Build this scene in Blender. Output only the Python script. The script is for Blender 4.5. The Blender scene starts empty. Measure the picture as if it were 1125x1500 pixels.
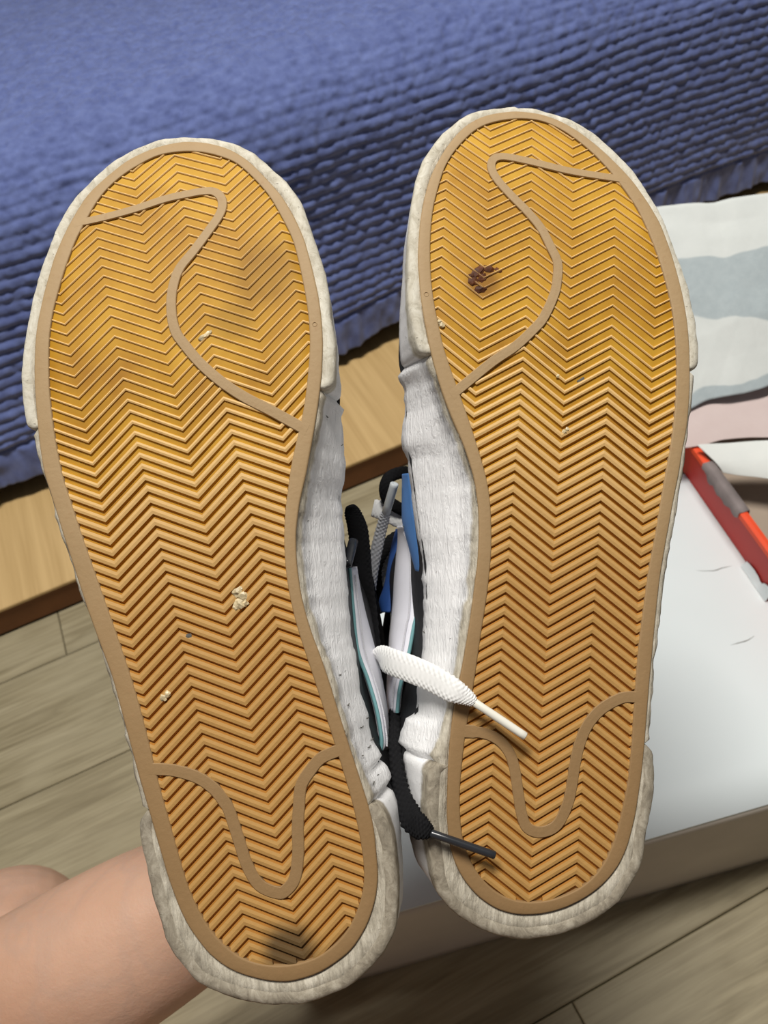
import bpy, bmesh, math, random
import numpy as np
from mathutils import Vector, Matrix

random.seed(7)
rng = np.random.RandomState(11)
scene = bpy.context.scene
COL = scene.collection

# ------------------------------------------------------------------ camera
F_PX, PITCH, ROLL, CAM_H = 1210.0, math.radians(47.6), math.radians(11.4), 0.70
FW = np.array([0, math.cos(PITCH), -math.sin(PITCH)])
_u0 = np.array([0, math.sin(PITCH), math.cos(PITCH)])
_r0 = np.array([1.0, 0, 0])
RT = math.cos(ROLL) * _r0 - math.sin(ROLL) * _u0
UP = math.sin(ROLL) * _r0 + math.cos(ROLL) * _u0
CAM = np.array([0, 0, CAM_H])
cd = bpy.data.cameras.new('camera')
cd.sensor_fit = 'VERTICAL'
cd.sensor_height = 24.0
cd.lens = 24.0 * F_PX / 1500.0
cd.clip_start = 0.01
cd.dof.use_dof = True
cd.dof.focus_distance = 0.285
cd.dof.aperture_fstop = 15.0
cam = bpy.data.objects.new('camera', cd)
COL.objects.link(cam)
cam.matrix_world = Matrix((
    (RT[0], UP[0], -FW[0], CAM[0]), (RT[1], UP[1], -FW[1], CAM[1]),
    (RT[2], UP[2], -FW[2], CAM[2]), (0, 0, 0, 1)))
scene.camera = cam

# ------------------------------------------------------------------ world, lamp, exposure
world = bpy.data.worlds.new('room_light')
scene.world = world
world.use_nodes = True
world.node_tree.nodes['Background'].inputs[0].default_value = (0.93, 0.95, 1.0, 1)
world.node_tree.nodes['Background'].inputs[1].default_value = 0.095
ld = bpy.data.lights.new('ceiling_lamp', 'AREA')
ld.shape = 'RECTANGLE'
ld.size = 0.85
ld.size_y = 0.30
ld.energy = 48
ld.color = (1.0, 0.962, 0.905)
lamp = bpy.data.objects.new('ceiling_lamp', ld)
lamp.location = (0.0, 0.43, 2.35)
lamp.rotation_euler = (0, 0, math.radians(15.9))
COL.objects.link(lamp)
scene.view_settings.view_transform = 'Standard'
scene.view_settings.look = 'None'
scene.view_settings.gamma = 1.0
scene.view_settings.use_curve_mapping = False
scene.view_settings.exposure = 0.0


# ------------------------------------------------------------------ helpers
def ray(x, y):
    return FW + RT * ((x - 562.5) / F_PX) + UP * ((750.0 - y) / F_PX)


def at(x, y, d):
    """world point on the line of sight of photo pixel (x, y), d metres ahead"""
    return CAM + ray(x, y) * d


def onz(x, y, z=0.0):
    r = ray(x, y)
    return CAM + r * ((z - CAM_H) / r[2])


def lin(r, g, b):
    def f(c):
        c /= 255.0
        return c / 12.92 if c <= 0.04045 else ((c + 0.055) / 1.055) ** 2.4
    return (f(r), f(g), f(b), 1.0)


def tag(o, label=None, cat=None, group=None, kind=None):
    if label: o['label'] = label
    if cat: o['category'] = cat
    if group: o['group'] = group
    if kind: o['kind'] = kind
    return o


def empty(name, mw):
    o = bpy.data.objects.new(name, None)
    o.empty_display_size = 0.05
    COL.objects.link(o)
    o.matrix_world = mw
    return o


def meshobj(name, verts, faces, mats, parent=None, smooth=True, midx=None):
    me = bpy.data.meshes.new(name)
    me.from_pydata([tuple(map(float, v)) for v in verts], [], [tuple(f) for f in faces])
    for m in (mats if isinstance(mats, (list, tuple)) else [mats]):
        me.materials.append(m)
    if midx is not None:
        me.polygons.foreach_set('material_index', midx)
    me.polygons.foreach_set('use_smooth', [smooth] * len(me.polygons))
    bm = bmesh.new(); bm.from_mesh(me)
    bmesh.ops.recalc_face_normals(bm, faces=bm.faces)
    bm.to_mesh(me); bm.free()
    me.update()
    o = bpy.data.objects.new(name, me)
    COL.objects.link(o)
    if parent is not None:
        o.parent = parent
    return o


def gridmesh(name, P, mat, parent=None, smooth=True, wrap=False):
    """P: (rows, cols, 3) array"""
    R, Cn = P.shape[:2]
    idx = np.arange(R * Cn).reshape(R, Cn)
    if wrap:
        nx = np.roll(idx, -1, axis=1)
        q = np.stack([idx[:-1], nx[:-1], nx[1:], idx[1:]], -1).reshape(-1, 4)
    else:
        q = np.stack([idx[:-1, :-1], idx[:-1, 1:], idx[1:, 1:], idx[1:, :-1]], -1).reshape(-1, 4)
    me = bpy.data.meshes.new(name)
    me.vertices.add(R * Cn)
    me.vertices.foreach_set('co', P.reshape(-1).astype(np.float32))
    me.loops.add(q.size)
    me.loops.foreach_set('vertex_index', q.reshape(-1).astype(np.int32))
    me.polygons.add(len(q))
    me.polygons.foreach_set('loop_start', np.arange(0, q.size, 4, dtype=np.int32))
    me.polygons.foreach_set('use_smooth', np.full(len(q), smooth))
    me.materials.append(mat)
    me.update(calc_edges=True)
    me.validate()
    o = bpy.data.objects.new(name, me)
    COL.objects.link(o)
    if parent is not None:
        o.parent = parent
    return o


def crom(pts, n):
    """Catmull-Rom through pts (k, d) -> n samples"""
    P = np.asarray(pts, float)
    k = len(P)
    ts = np.linspace(0, k - 1, n)
    out = []
    for t in ts:
        i = min(int(t), k - 2); f = t - i
        p0 = P[max(i - 1, 0)]; p1 = P[i]; p2 = P[i + 1]; p3 = P[min(i + 2, k - 1)]
        out.append(0.5 * ((2 * p1) + (-p0 + p2) * f + (2 * p0 - 5 * p1 + 4 * p2 - p3) * f * f
                          + (-p0 + 3 * p1 - 3 * p2 + p3) * f ** 3))
    return np.array(out)


def resample(P, n, closed=True):
    P = np.asarray(P, float)
    if closed:
        P = np.vstack([P, P[:1]])
    d = np.r_[0, np.cumsum(np.linalg.norm(np.diff(P, axis=0), axis=1))]
    t = np.linspace(0, d[-1], n + 1)[:-1] if closed else np.linspace(0, d[-1], n)
    return np.stack([np.interp(t, d, P[:, i]) for i in range(P.shape[1])], -1)


def smooth_loop(P, it=1):
    for _ in range(it):
        P = 0.5 * P + 0.25 * (np.roll(P, 1, 0) + np.roll(P, -1, 0))
    return P


def inpoly(px, py, poly):
    x0, y0 = poly[:, 0], poly[:, 1]
    x1, y1 = np.roll(x0, -1), np.roll(y0, -1)
    px = np.asarray(px)[:, None]; py = np.asarray(py)[:, None]
    c = (y0 > py) != (y1 > py)
    with np.errstate(divide='ignore', invalid='ignore'):
        xi = (x1 - x0) * (py - y0) / (y1 - y0) + x0
    return (np.sum(c & (px < xi), axis=1) % 2) == 1


def noise1(x, seed, scale):
    r = np.random.RandomState(seed).uniform(-1, 1, 4096)
    t = np.asarray(x) / scale + 1000
    i = np.floor(t).astype(int); f = t - i
    f = f * f * (3 - 2 * f)
    return r[i % 4096] * (1 - f) + r[(i + 1) % 4096] * f


def noise2(x, y, seed, scale):
    r = np.random.RandomState(seed).uniform(-1, 1, (256, 256))
    a = np.asarray(x) / scale + 500; b = np.asarray(y) / scale + 500
    i = np.floor(a).astype(int); j = np.floor(b).astype(int)
    f = a - i; g = b - j
    f = f * f * (3 - 2 * f); g = g * g * (3 - 2 * g)
    i0 = i % 256; i1 = (i + 1) % 256; j0 = j % 256; j1 = (j + 1) % 256
    return (r[i0, j0] * (1 - f) + r[i1, j0] * f) * (1 - g) + (r[i0, j1] * (1 - f) + r[i1, j1] * f) * g


def sstep(a, b, x):
    t = np.clip((np.asarray(x, float) - a) / (b - a), 0, 1)
    return t * t * (3 - 2 * t)


# ------------------------------------------------------------------ materials
class NT:
    def __init__(self, name, rough=0.6, spec=0.4):
        self.m = bpy.data.materials.new(name)
        self.m.use_nodes = True
        self.t = self.m.node_tree
        self.b = self.t.nodes['Principled BSDF']
        self.b.inputs['Roughness'].default_value = rough
        self.b.inputs['Specular IOR Level'].default_value = spec
        self._c = None

    def n(self, typ, **kw):
        nd = self.t.nodes.new(typ)
        for k, v in kw.items():
            if k in nd.inputs: nd.inputs[k].default_value = v
            else: setattr(nd, k, v)
        return nd

    def l(self, a, b): self.t.links.new(a, b)

    def coord(self, which='Object', scale=(1, 1, 1), rot=(0, 0, 0), loc=(0, 0, 0)):
        tc = self.n('ShaderNodeTexCoord')
        mp = self.n('ShaderNodeMapping')
        mp.inputs['Scale'].default_value = scale
        mp.inputs['Rotation'].default_value = rot
        mp.inputs['Location'].default_value = loc
        self.l(tc.outputs[which], mp.inputs['Vector'])
        return mp.outputs['Vector']

    def noise(self, vec, scale, detail=3, rough=0.55, dist=0.0):
        nd = self.n('ShaderNodeTexNoise')
        nd.inputs['Scale'].default_value = scale
        nd.inputs['Detail'].default_value = detail
        nd.inputs['Roughness'].default_value = rough
        nd.inputs['Distortion'].default_value = dist
        self.l(vec, nd.inputs['Vector'])
        return nd.outputs['Fac']

    def ramp(self, fac, stops):
        nd = self.n('ShaderNodeValToRGB')
        e = nd.color_ramp.elements
        while len(e) < len(stops): e.new(0.5)
        for el, (p, c) in zip(e, stops):
            el.position = p
            el.color = c if len(c) == 4 else (*c, 1)
        self.l(fac, nd.inputs['Fac'])
        return nd.outputs['Color']

    def mix(self, fac, a, b, mode='MIX'):
        nd = self.n('ShaderNodeMix', data_type='RGBA', blend_type=mode)
        for s, v in ((nd.inputs[0], fac), (nd.inputs[6], a), (nd.inputs[7], b)):
            if hasattr(v, 'is_output'): self.l(v, s)
            elif isinstance(v, (int, float)): s.default_value = v
            else: s.default_value = v if len(v) == 4 else (*v, 1)
        return nd.outputs[2]

    def math(self, op, a, b=0.0, c=None):
        nd = self.n('ShaderNodeMath', operation=op)
        for s, v in zip(nd.inputs, (a, b, c)):
            if v is None: continue
            if hasattr(v, 'is_output'): self.l(v, s)
            else: s.default_value = v
        return nd.outputs[0]

    def maprange(self, v, a, b, c=0.0, d=1.0, smooth=True):
        nd = self.n('ShaderNodeMapRange')
        if smooth: nd.interpolation_type = 'SMOOTHSTEP'
        self.l(v, nd.inputs[0])
        for i, x in enumerate((a, b, c, d)): nd.inputs[i + 1].default_value = x
        return nd.outputs[0]

    def sep(self, vec):
        nd = self.n('ShaderNodeSeparateXYZ'); self.l(vec, nd.inputs[0]); return nd.outputs

    def base(self, c):
        if hasattr(c, 'is_output'): self.l(c, self.b.inputs['Base Color'])
        else: self.b.inputs['Base Color'].default_value = c
        return self

    def bump(self, h, strength=0.3, dist=0.001):
        nd = self.n('ShaderNodeBump')
        nd.inputs['Strength'].default_value = strength
        nd.inputs['Distance'].default_value = dist
        self.l(h, nd.inputs['Height'])
        if self._c is not None: self.l(self._c, nd.inputs['Normal'])
        self._c = nd.outputs['Normal']
        self.l(self._c, self.b.inputs['Normal'])
        return self


def plain(name, col, rough=0.6, spec=0.4, nscale=None, namt=0.12, bump=None):
    m = NT(name, rough, spec)
    if nscale:
        v = m.coord()
        f = m.noise(v, nscale, 4)
        dark = tuple(c * (1 - namt * 2) for c in col[:3]); lite = tuple(min(1, c * (1 + namt)) for c in col[:3])
        m.base(m.ramp(f, [(0.3, dark), (0.7, lite)]))
        if bump: m.bump(m.noise(v, nscale * bump[0], 3), bump[1], bump[2])
    else:
        m.base(col)
    return m.m


# ---- floor planks
def mat_plank():
    m = NT('vinyl_plank', 0.55, 0.35)
    info = m.n('ShaderNodeObjectInfo')
    tc = m.n('ShaderNodeTexCoord')
    add = m.n('ShaderNodeVectorMath', operation='ADD')
    sc = m.n('ShaderNodeVectorMath', operation='SCALE')
    cmb = m.n('ShaderNodeCombineXYZ')
    m.l(info.outputs['Random'], cmb.inputs[0]); m.l(info.outputs['Random'], cmb.inputs[1])
    m.l(cmb.outputs[0], sc.inputs[0]); sc.inputs['Scale'].default_value = 37.0
    m.l(tc.outputs['Object'], add.inputs[0]); m.l(sc.outputs[0], add.inputs[1])
    mp = m.n('ShaderNodeMapping'); mp.inputs['Scale'].default_value = (2.2, 26, 1)
    m.l(add.outputs[0], mp.inputs['Vector'])
    g = m.noise(mp.outputs[0], 2.4, 7, 0.62, 1.1)
    mp2 = m.n('ShaderNodeMapping'); mp2.inputs['Scale'].default_value = (5, 140, 1)
    m.l(add.outputs[0], mp2.inputs['Vector'])
    g2 = m.noise(mp2.outputs[0], 2.0, 3, 0.6, 0.3)
    mp3 = m.n('ShaderNodeMapping'); mp3.inputs['Scale'].default_value = (3, 7, 1)
    m.l(add.outputs[0], mp3.inputs['Vector'])
    g3 = m.noise(mp3.outputs[0], 1.6, 3, 0.5, 2.2)
    c = m.ramp(g, [(0.28, lin(122, 111, 84)), (0.5, lin(152, 141, 112)), (0.72, lin(172, 161, 132))])
    c = m.mix(m.maprange(g2, 0.42, 0.62, 0.0, 0.35), c, lin(112, 101, 76))
    c = m.mix(m.maprange(g3, 0.35, 0.65, 0.0, 0.4), c, lin(170, 160, 132))
    m.base(c)
    m.bump(g2, 0.12, 0.0006)
    return m.m


def mat_wood(name, c0, c1, scale=(3, 60, 3)):
    m = NT(name, 0.5, 0.35)
    v = m.coord('Object', scale)
    f = m.noise(v, 2.0, 5, 0.55, 0.5)
    m.base(m.ramp(f, [(0.3, c0), (0.7, c1)]))
    return m.m


def mat_coverlet():
    m = NT('blue_coverlet', 0.9, 0.15)
    v = m.coord('Object')
    f = m.noise(v, 60, 4, 0.6)
    m.base(m.ramp(f, [(0.3, lin(88, 100, 150)), (0.7, lin(110, 124, 176))]))
    m.bump(m.noise(v, 900, 2, 0.6), 0.25, 0.0006)
    m.b.inputs['Sheen Weight'].default_value = 0.25
    return m.m


def mat_gum(name, kind, grime):
    """gum rubber of one sole; kind: floor | side | top | rim; x across, y heel to toe, z up into the shoe"""
    m = NT(name, 0.62, 0.3)
    v = m.coord('Object')
    x, y, z = m.sep(v)
    f = m.noise(v, 38, 4, 0.6)
    f2 = m.noise(v, 420, 3, 0.6)
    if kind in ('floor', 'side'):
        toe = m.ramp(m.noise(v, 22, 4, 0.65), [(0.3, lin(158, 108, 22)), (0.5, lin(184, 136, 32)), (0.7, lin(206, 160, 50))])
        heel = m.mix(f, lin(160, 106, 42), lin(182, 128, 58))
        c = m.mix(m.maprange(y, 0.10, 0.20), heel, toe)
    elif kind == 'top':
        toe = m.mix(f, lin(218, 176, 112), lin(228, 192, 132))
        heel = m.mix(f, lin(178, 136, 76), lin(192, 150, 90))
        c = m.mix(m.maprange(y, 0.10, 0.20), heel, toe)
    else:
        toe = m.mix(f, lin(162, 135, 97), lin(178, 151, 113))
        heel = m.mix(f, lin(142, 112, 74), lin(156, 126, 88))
        c = m.mix(m.maprange(y, 0.04, 0.20), heel, toe)  # darker towards the heel: partly staining, partly shade put into the colour
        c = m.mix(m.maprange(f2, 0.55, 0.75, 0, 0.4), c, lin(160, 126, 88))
    # worn-in grime spots (own shape, soaked into the rubber)
    for (gx, gy, gr, amt, col) in grime:
        d = m.math('SQRT', m.math('ADD', m.math('POWER', m.math('SUBTRACT', x, gx), 2.0),
                                  m.math('POWER', m.math('SUBTRACT', y, gy), 2.0)))
        d = m.math('ADD', d, m.math('MULTIPLY', m.math('SUBTRACT', f, 0.5), gr * 0.9))
        c = m.mix(m.maprange(d, gr * 0.35, gr * 1.1, amt, 0.0), c, col)
    m.base(c)
    m.b.inputs['Subsurface Weight'].default_value = 0.0
    m.bump(f2, 0.35 if kind in ('rim', 'top') else 0.12, 0.0004)
    return m.m


def mat_foxing(name):
    """white cracked paint; dirt-beige rubber shows on the edge next to the ground"""
    m = NT(name, 0.62, 0.3)
    v = m.coord('Object')
    x, y, z = m.sep(v)
    n1 = m.noise(v, 90, 4, 0.6)
    wr = m.noise(m.coord('Object', (900, 130, 330)), 1.0, 4, 0.65, 1.2)
    n3 = m.noise(v, 700, 3, 0.7)
    white = m.mix(n1, lin(240, 240, 240), lin(252, 252, 252))
    dirt = m.ramp(m.noise(m.coord('Object', (160, 60, 160)), 2.0, 5, 0.7), [(0.3, lin(150, 142, 126)), (0.5, lin(188, 180, 162)), (0.7, lin(214, 207, 190))])
    z = m.math('SUBTRACT', z, m.math('MULTIPLY', m.math('POWER', m.math('MAXIMUM', m.math('SUBTRACT', y, 0.189), 0.0), 2.0), 1.482))
    edge = m.math('ADD', z, m.math('MULTIPLY', m.math('SUBTRACT', n1, 0.5), 0.0035))
    c = m.mix(m.maprange(edge, 0.0026, 0.0042), dirt, white)
    c = m.mix(m.maprange(n3, 0.66, 0.72, 0, 0.5), c, lin(150, 146, 138))
    m.base(c)
    m.bump(wr, 0.8, 0.0008)
    m.bump(n3, 0.25, 0.0003)
    return m.m


def mat_bumper(name):
    m = NT(name, 0.7, 0.25)
    v = m.coord('Object')
    x, y, z = m.sep(v)
    n1 = m.noise(v, 80, 5, 0.65)
    st = m.noise(m.coord('Object', (230, 150, 300)), 1.0, 6, 0.72, 0.8)
    n3 = m.noise(v, 800, 3, 0.7)
    heel = m.ramp(st, [(0.28, lin(112, 104, 90)), (0.5, lin(154, 145, 128)), (0.72, lin(190, 182, 164))])
    toe = m.ramp(st, [(0.28, lin(168, 160, 140)), (0.5, lin(204, 198, 181)), (0.72, lin(226, 222, 208))])
    dirt = m.mix(m.maprange(y, 0.07, 0.12), heel, toe)
    white = m.mix(n1, lin(236, 236, 236), lin(250, 250, 250))
    z = m.math('SUBTRACT', z, m.math('MULTIPLY', m.math('POWER', m.math('MAXIMUM', m.math('SUBTRACT', y, 0.189), 0.0), 2.0), 1.482))
    edge = m.math('ADD', z, m.math('MULTIPLY', m.math('SUBTRACT', n1, 0.5), 0.006))
    c = m.mix(m.maprange(edge, 0.006, 0.009), dirt, white)
    c = m.mix(m.maprange(n3, 0.64, 0.70, 0, 0.6), c, lin(110, 102, 88))
    m.base(c)
    m.bump(st, 0.4, 0.0005)
    m.bump(n3, 0.3, 0.0004)
    return m.m


def mat_skin():
    m = NT('skin', 0.5, 0.4)
    v = m.coord('Object')
    f = m.noise(v, 14, 4, 0.6)
    f2 = m.noise(v, 480, 3, 0.6)
    c = m.ramp(f, [(0.3, lin(190, 148, 122)), (0.7, lin(210, 170, 145))])
    vein = m.noise(m.coord('Object', (9, 3, 9)), 3.2, 2, 0.5, 0.8)
    c = m.mix(m.maprange(m.math('ABSOLUTE', m.math('SUBTRACT', vein, 0.5)), 0.0, 0.09, 0.16, 0.0), c, lin(168, 150, 140))
    m.base(c)
    m.b.inputs['Subsurface Weight'].default_value = 0.12
    m.b.inputs['Subsurface Radius'].default_value = (0.008, 0.003, 0.0015)
    m.bump(f2, 0.35, 0.0006)
    return m.m


def mat_tissue(name, cols, printed):
    m = NT(name, 0.75, 0.2)
    v = m.coord('Object')
    x, y, z = m.sep(v)
    n = m.noise(v, 60, 4, 0.6)
    c = m.mix(n, cols[0], cols[1])
    if printed:
        uvn = m.n('ShaderNodeTexCoord')
        uu, vv, _z = m.sep(uvn.outputs['UV'])
        w = m.noise(v, 16, 3, 0.5)
        g = m.mix(m.noise(v, 160, 4, 0.7), lin(164, 176, 180), lin(190, 200, 202))
        for (a0, a1, b0, b1) in printed:
            lo = m.math('ADD', m.math('MULTIPLY', uu, a1 - a0), a0); hi = m.math('ADD', m.math('MULTIPLY', uu, b1 - b0), b0)
            t = m.math('ADD', vv, m.math('MULTIPLY', m.math('SUBTRACT', w, 0.5), 0.10))
            k = m.math('MULTIPLY', m.maprange(m.math('SUBTRACT', t, lo), -0.006, 0.006), m.maprange(m.math('SUBTRACT', hi, t), -0.006, 0.006))
            c = m.mix(k, c, g)
    m.base(c)
    m.b.inputs['Transmission Weight'].default_value = 0.0
    m.bump(m.noise(v, 220, 3, 0.6), 0.15, 0.001)
    return m.m


M_PLANK = mat_plank()
M_SUB = plain('subfloor', lin(52, 46, 36), 0.9)
M_BEDTOP = mat_wood('bed_base_wood', lin(190, 158, 106), lin(212, 180, 126), (60, 2, 3))
M_BEDEDGE = plain('bed_base_edge', lin(120, 78, 46), 0.55, 0.3, 30, 0.08)
M_COVER = mat_coverlet()
M_MATT = plain('mattress_ticking', lin(60, 60, 72), 0.9)
M_FOX = mat_foxing('cracked_white_paint')
M_BUMP = mat_bumper('dirty_foxing_rubber')
M_BLACK = plain('black_leather', lin(34, 34, 36), 0.55, 0.35, 160, 0.1, (3, 0.3, 0.0004))
M_LINING = plain('black_lining', lin(20, 20, 22), 0.9, 0.1)
M_WHITE = plain('white_leather', lin(232, 232, 240), 0.5, 0.35, 70, 0.03)
M_BLUE = plain('blue_leather', lin(86, 134, 196), 0.5, 0.35, 70, 0.05)
M_DBLUE = plain('deep_blue_edge', lin(44, 78, 140), 0.5, 0.35)
M_TEAL = plain('teal_edge_paint', lin(120, 168, 172), 0.5, 0.3, 90, 0.1)
M_LACE_W = plain('white_lace', lin(236, 236, 234), 0.85, 0.15)
M_STITCH = plain('grey_thread', lin(206, 206, 212), 0.8)
M_LACE_B = plain('black_lace', lin(18, 18, 20), 0.85, 0.2)
M_LACE_G = plain('grey_lace', lin(186, 188, 192), 0.85, 0.15)
M_TIP_W = plain('white_aglet', lin(236, 234, 222), 0.3, 0.5)
M_TIP_B = plain('black_aglet', lin(44, 46, 50), 0.25, 0.5)
M_TIP_S = plain('silver_aglet', lin(196, 202, 204), 0.3, 0.5)
M_CRACK = plain('crack_dirt', lin(92, 90, 84), 0.9)
M_GRIT = plain('stone_grit', lin(214, 196, 156), 0.4, 0.5, 300, 0.25)
M_STAIN = plain('brown_stain', lin(92, 48, 18), 0.6, 0.3, 300, 0.3)
M_BOX = plain('white_board', lin(222, 230, 231), 0.55, 0.35, 5, 0.02)
M_BOXSIDE = plain('board_side', lin(206, 198, 186), 0.7, 0.2, 12, 0.05)
M_RED = plain('red_board', lin(196, 34, 22), 0.5, 0.35, 30, 0.03)
M_ORANGE = plain('orange_fold', lin(238, 84, 46), 0.5, 0.35, 30, 0.03)
M_TRAYIN = plain('grey_board_inside', lin(168, 152, 136), 0.75, 0.2, 12, 0.06)
M_TAPE = plain('torn_grey_layer', lin(132, 122, 120), 0.6, 0.3, 60, 0.15)
M_TISSUE = mat_tissue('printed_tissue', (lin(212, 217, 214), lin(225, 229, 226)), ((0.44, 0.20, 0.64, 0.63), (-0.2, -0.2, 0.055, 0.045)))
M_TISSUE_W = mat_tissue('plain_tissue', (lin(222, 226, 222), lin(236, 238, 234)), None)
M_PINK = mat_tissue('pinkish_tissue', (lin(206, 188, 184), lin(216, 200, 196)), None)
M_SKIN = mat_skin()

# ------------------------------------------------------------------ floor (planks) and bed
TH = math.radians(15.9)
B_DIR = np.array([math.cos(TH), math.sin(TH), 0])
N_DIR = np.array([-math.sin(TH), math.cos(TH), 0])
A0 = onz(0, 935)                                     # a point on the front edge of the bed base
MW_BED = Matrix(((B_DIR[0], N_DIR[0], 0, A0[0]), (B_DIR[1], N_DIR[1], 0, A0[1]), (0, 0, 1, 0), (0, 0, 0, 1)))


def boxmesh(x0, x1, y0, y1, z0, z1, ch=0.0):
    if ch <= 0:
        v = [(x, y, z) for z in (z0, z1) for x, y in ((x0, y0), (x1, y0), (x1, y1), (x0, y1))]
        f = [(0, 3, 2, 1), (4, 5, 6, 7)] + [(i, (i + 1) % 4, 4 + (i + 1) % 4, 4 + i) for i in range(4)]
        return v, f
    v = [(x, y, z0) for x, y in ((x0, y0), (x1, y0), (x1, y1), (x0, y1))]
    v += [(x, y, z1 - ch) for x, y in ((x0, y0), (x1, y0), (x1, y1), (x0, y1))]
    v += [(x, y, z1) for x, y in ((x0 + ch, y0 + ch), (x1 - ch, y0 + ch), (x1 - ch, y1 - ch), (x0 + ch, y1 - ch))]
    f = [(0, 3, 2, 1), (8, 9, 10, 11)]
    for k in (0, 4):
        f += [(k + i, k + (i + 1) % 4, k + 4 + (i + 1) % 4, k + 4 + i) for i in range(4)]
    return v, f


floor = meshobj('floor', *boxmesh(-2.0, 2.2, -1.9, 1.8, -0.03, -0.008), M_SUB, None, False)
floor.matrix_world = MW_BED
tag(floor, 'grey-beige wood-look plank floor around the bed and the box', None, None, 'structure')


def bedc(x, y, z=0.0):
    p = onz(x, y, z) - A0
    return float(p @ B_DIR), float(p @ N_DIR)


rows = [1.8, 1.6, 1.42, 1.24, 1.06, 0.88, 0.70, 0.52, 0.34, 0.16, bedc(72, 970)[1], bedc(94, 1142)[1]]
s_d = bedc(953, 1400)[1]
rows += [0.5 * (rows[-1] + s_d), s_d]
while rows[-1] > -1.85:
    rows.append(rows[-1] - 0.165)
j1 = bedc(91, 930)[0]
j2 = bedc(848, 1486)[0]
for i in range(len(rows) - 1):
    y1, y0 = rows[i], rows[i + 1]
    j = j1 if i == 9 else (j2 if i == 13 else [0.55, -0.62, 0.95, -0.3, 1.2][i % 5])
    if i == 10: j = -0.55
    if i == 11: j = 0.95
    if i == 12: j = -0.35
    cuts = [c for c in (j - 3.6, j - 2.4, j - 1.2, j, j + 1.2, j + 2.4, j + 3.6)]
    for a, b in zip(cuts[:-1], cuts[1:]):
        a = max(a, -2.0); b = min(b, 2.2)
        if b - a < 0.05: continue
        cx, cy = (a + b) / 2, (y0 + y1) / 2
        g = 0.0004
        v, f = boxmesh(a - cx + g, b - cx - g, y0 - cy + g, y1 - cy - g, -0.008, 0.0, 0.0009)
        p = meshobj('plank', v, f, M_PLANK, floor, False)
        p.location = (cx, cy, 0)

# --- bed base: low wooden platform
ZB = 0.0405
base = empty('bed_base', MW_BED)
tag(base, 'low light-wood bed platform with brown front edge under the blue coverlet', 'bed')
v, f = boxmesh(-0.75, 1.75, 0.0, 1.6, ZB - 0.004, ZB, 0.001)
meshobj('top_board', v, f, M_BEDTOP, base, False)
v, f = boxmesh(-0.748, 1.748, 0.0015, 0.03, 0.004, ZB - 0.004)
meshobj('front_edge', v, f, M_BEDEDGE, base, False)
v, f = boxmesh(-0.74, 1.74, 0.035, 1.59, 0.0, ZB - 0.004)
meshobj('plinth', v, f, M_BEDEDGE, base, False)

mv, mf = boxmesh(-0.49, 1.48, 0.235, 1.44, ZB, 0.335, 0.05)
matt = meshobj('mattress', mv, mf, M_MATT, None, False)
matt.matrix_world = MW_BED
tag(matt, 'dark mattress lying under the blue coverlet on the platform', 'mattress')


def build_coverlet():
    tt = np.arange(-0.50, 1.50, 0.0025)
    SIDE = 0.245; RAD = 0.085
    ARC = RAD * math.pi / 2
    qq = np.r_[np.arange(0, 0.60, 0.0017), np.arange(0.60, 1.30, 0.0034)]
    T, Q = np.meshgrid(tt, qq)
    z0 = 0.062
    # base profile: side, rounded edge, top
    qa = np.clip(Q - SIDE, 0, ARC)
    ang = qa / RAD
    s = 0.185 + 0.018 * (1 - np.clip(Q / SIDE, 0, 1)) * 0 + RAD * (1 - np.cos(ang)) + np.clip(Q - SIDE - ARC, 0, None)
    z = z0 + np.clip(Q, 0, SIDE) + RAD * np.sin(ang)
    ns = -np.cos(ang); nz = np.sin(ang)
    # ribs
    pitch = 0.0122
    ph = (Q + 0.0016 * noise2(T, Q, 3, 0.05) + 0.004 * noise1(T, 9, 0.30)) / pitch
    rib = np.abs(np.sin(math.pi * ph)) ** 0.7
    rid = np.floor(ph)
    off = noise1(rid * 17.3, 5, 1.0) * 0.02
    puck = noise2(T + off * 3, rid * 0.37, 21, 0.0075) * 0.6 + noise2(T + off * 5, rid * 0.77, 23, 0.0045) * 0.4
    top = sstep(SIDE - 0.05, SIDE + ARC + 0.02, Q)
    hem = 1 - sstep(0.040, 0.050, Q)
    hgt = rib * (0.0029 + 0.0024 * puck) * (1 - 0.86 * top)
    peb = noise2(T, Q, 31, 0.0062) * 0.0017 + noise2(T, Q, 33, 0.0034) * 0.0009
    hgt = hgt + peb * (0.35 + 1.05 * top)
    vp = noise2(T, Q * 0.18, 41, 0.012) * 0.0042 + noise2(T, Q * 0.3, 43, 0.005) * 0.0014
    seam = -0.004 * np.exp(-((Q - 0.048) / 0.004) ** 2)
    hgt = hgt * (1 - hem) + vp * hem + seam
    # loose drape
    low = noise2(T, Q, 51, 0.16) * 0.010 * (1 - 0.5 * top) + noise2(T, Q, 53, 0.34) * 0.014
    low -= 0.022 * np.exp(-((T - 0.02) / 0.16) ** 2) * (1 - sstep(0.0, 0.2, Q)) * -1
    d = hgt + low
    s2 = s + ns * d
    z2 = z + nz * d
    z2 += (0.006 * noise1(T, 61, 0.05) + 0.008 * noise1(T, 63, 0.2)) * (1 - sstep(0, 0.1, Q))
    P = np.stack([T, s2, z2], -1)
    o = gridmesh('coverlet', P, M_COVER)
    o.matrix_world = MW_BED
    sol = o.modifiers.new('thickness', 'SOLIDIFY'); sol.thickness = 0.003; sol.offset = -1
    tag(o, 'blue ribbed quilted coverlet draped over the bed edge', 'coverlet')
    return o


build_coverlet()

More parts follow.
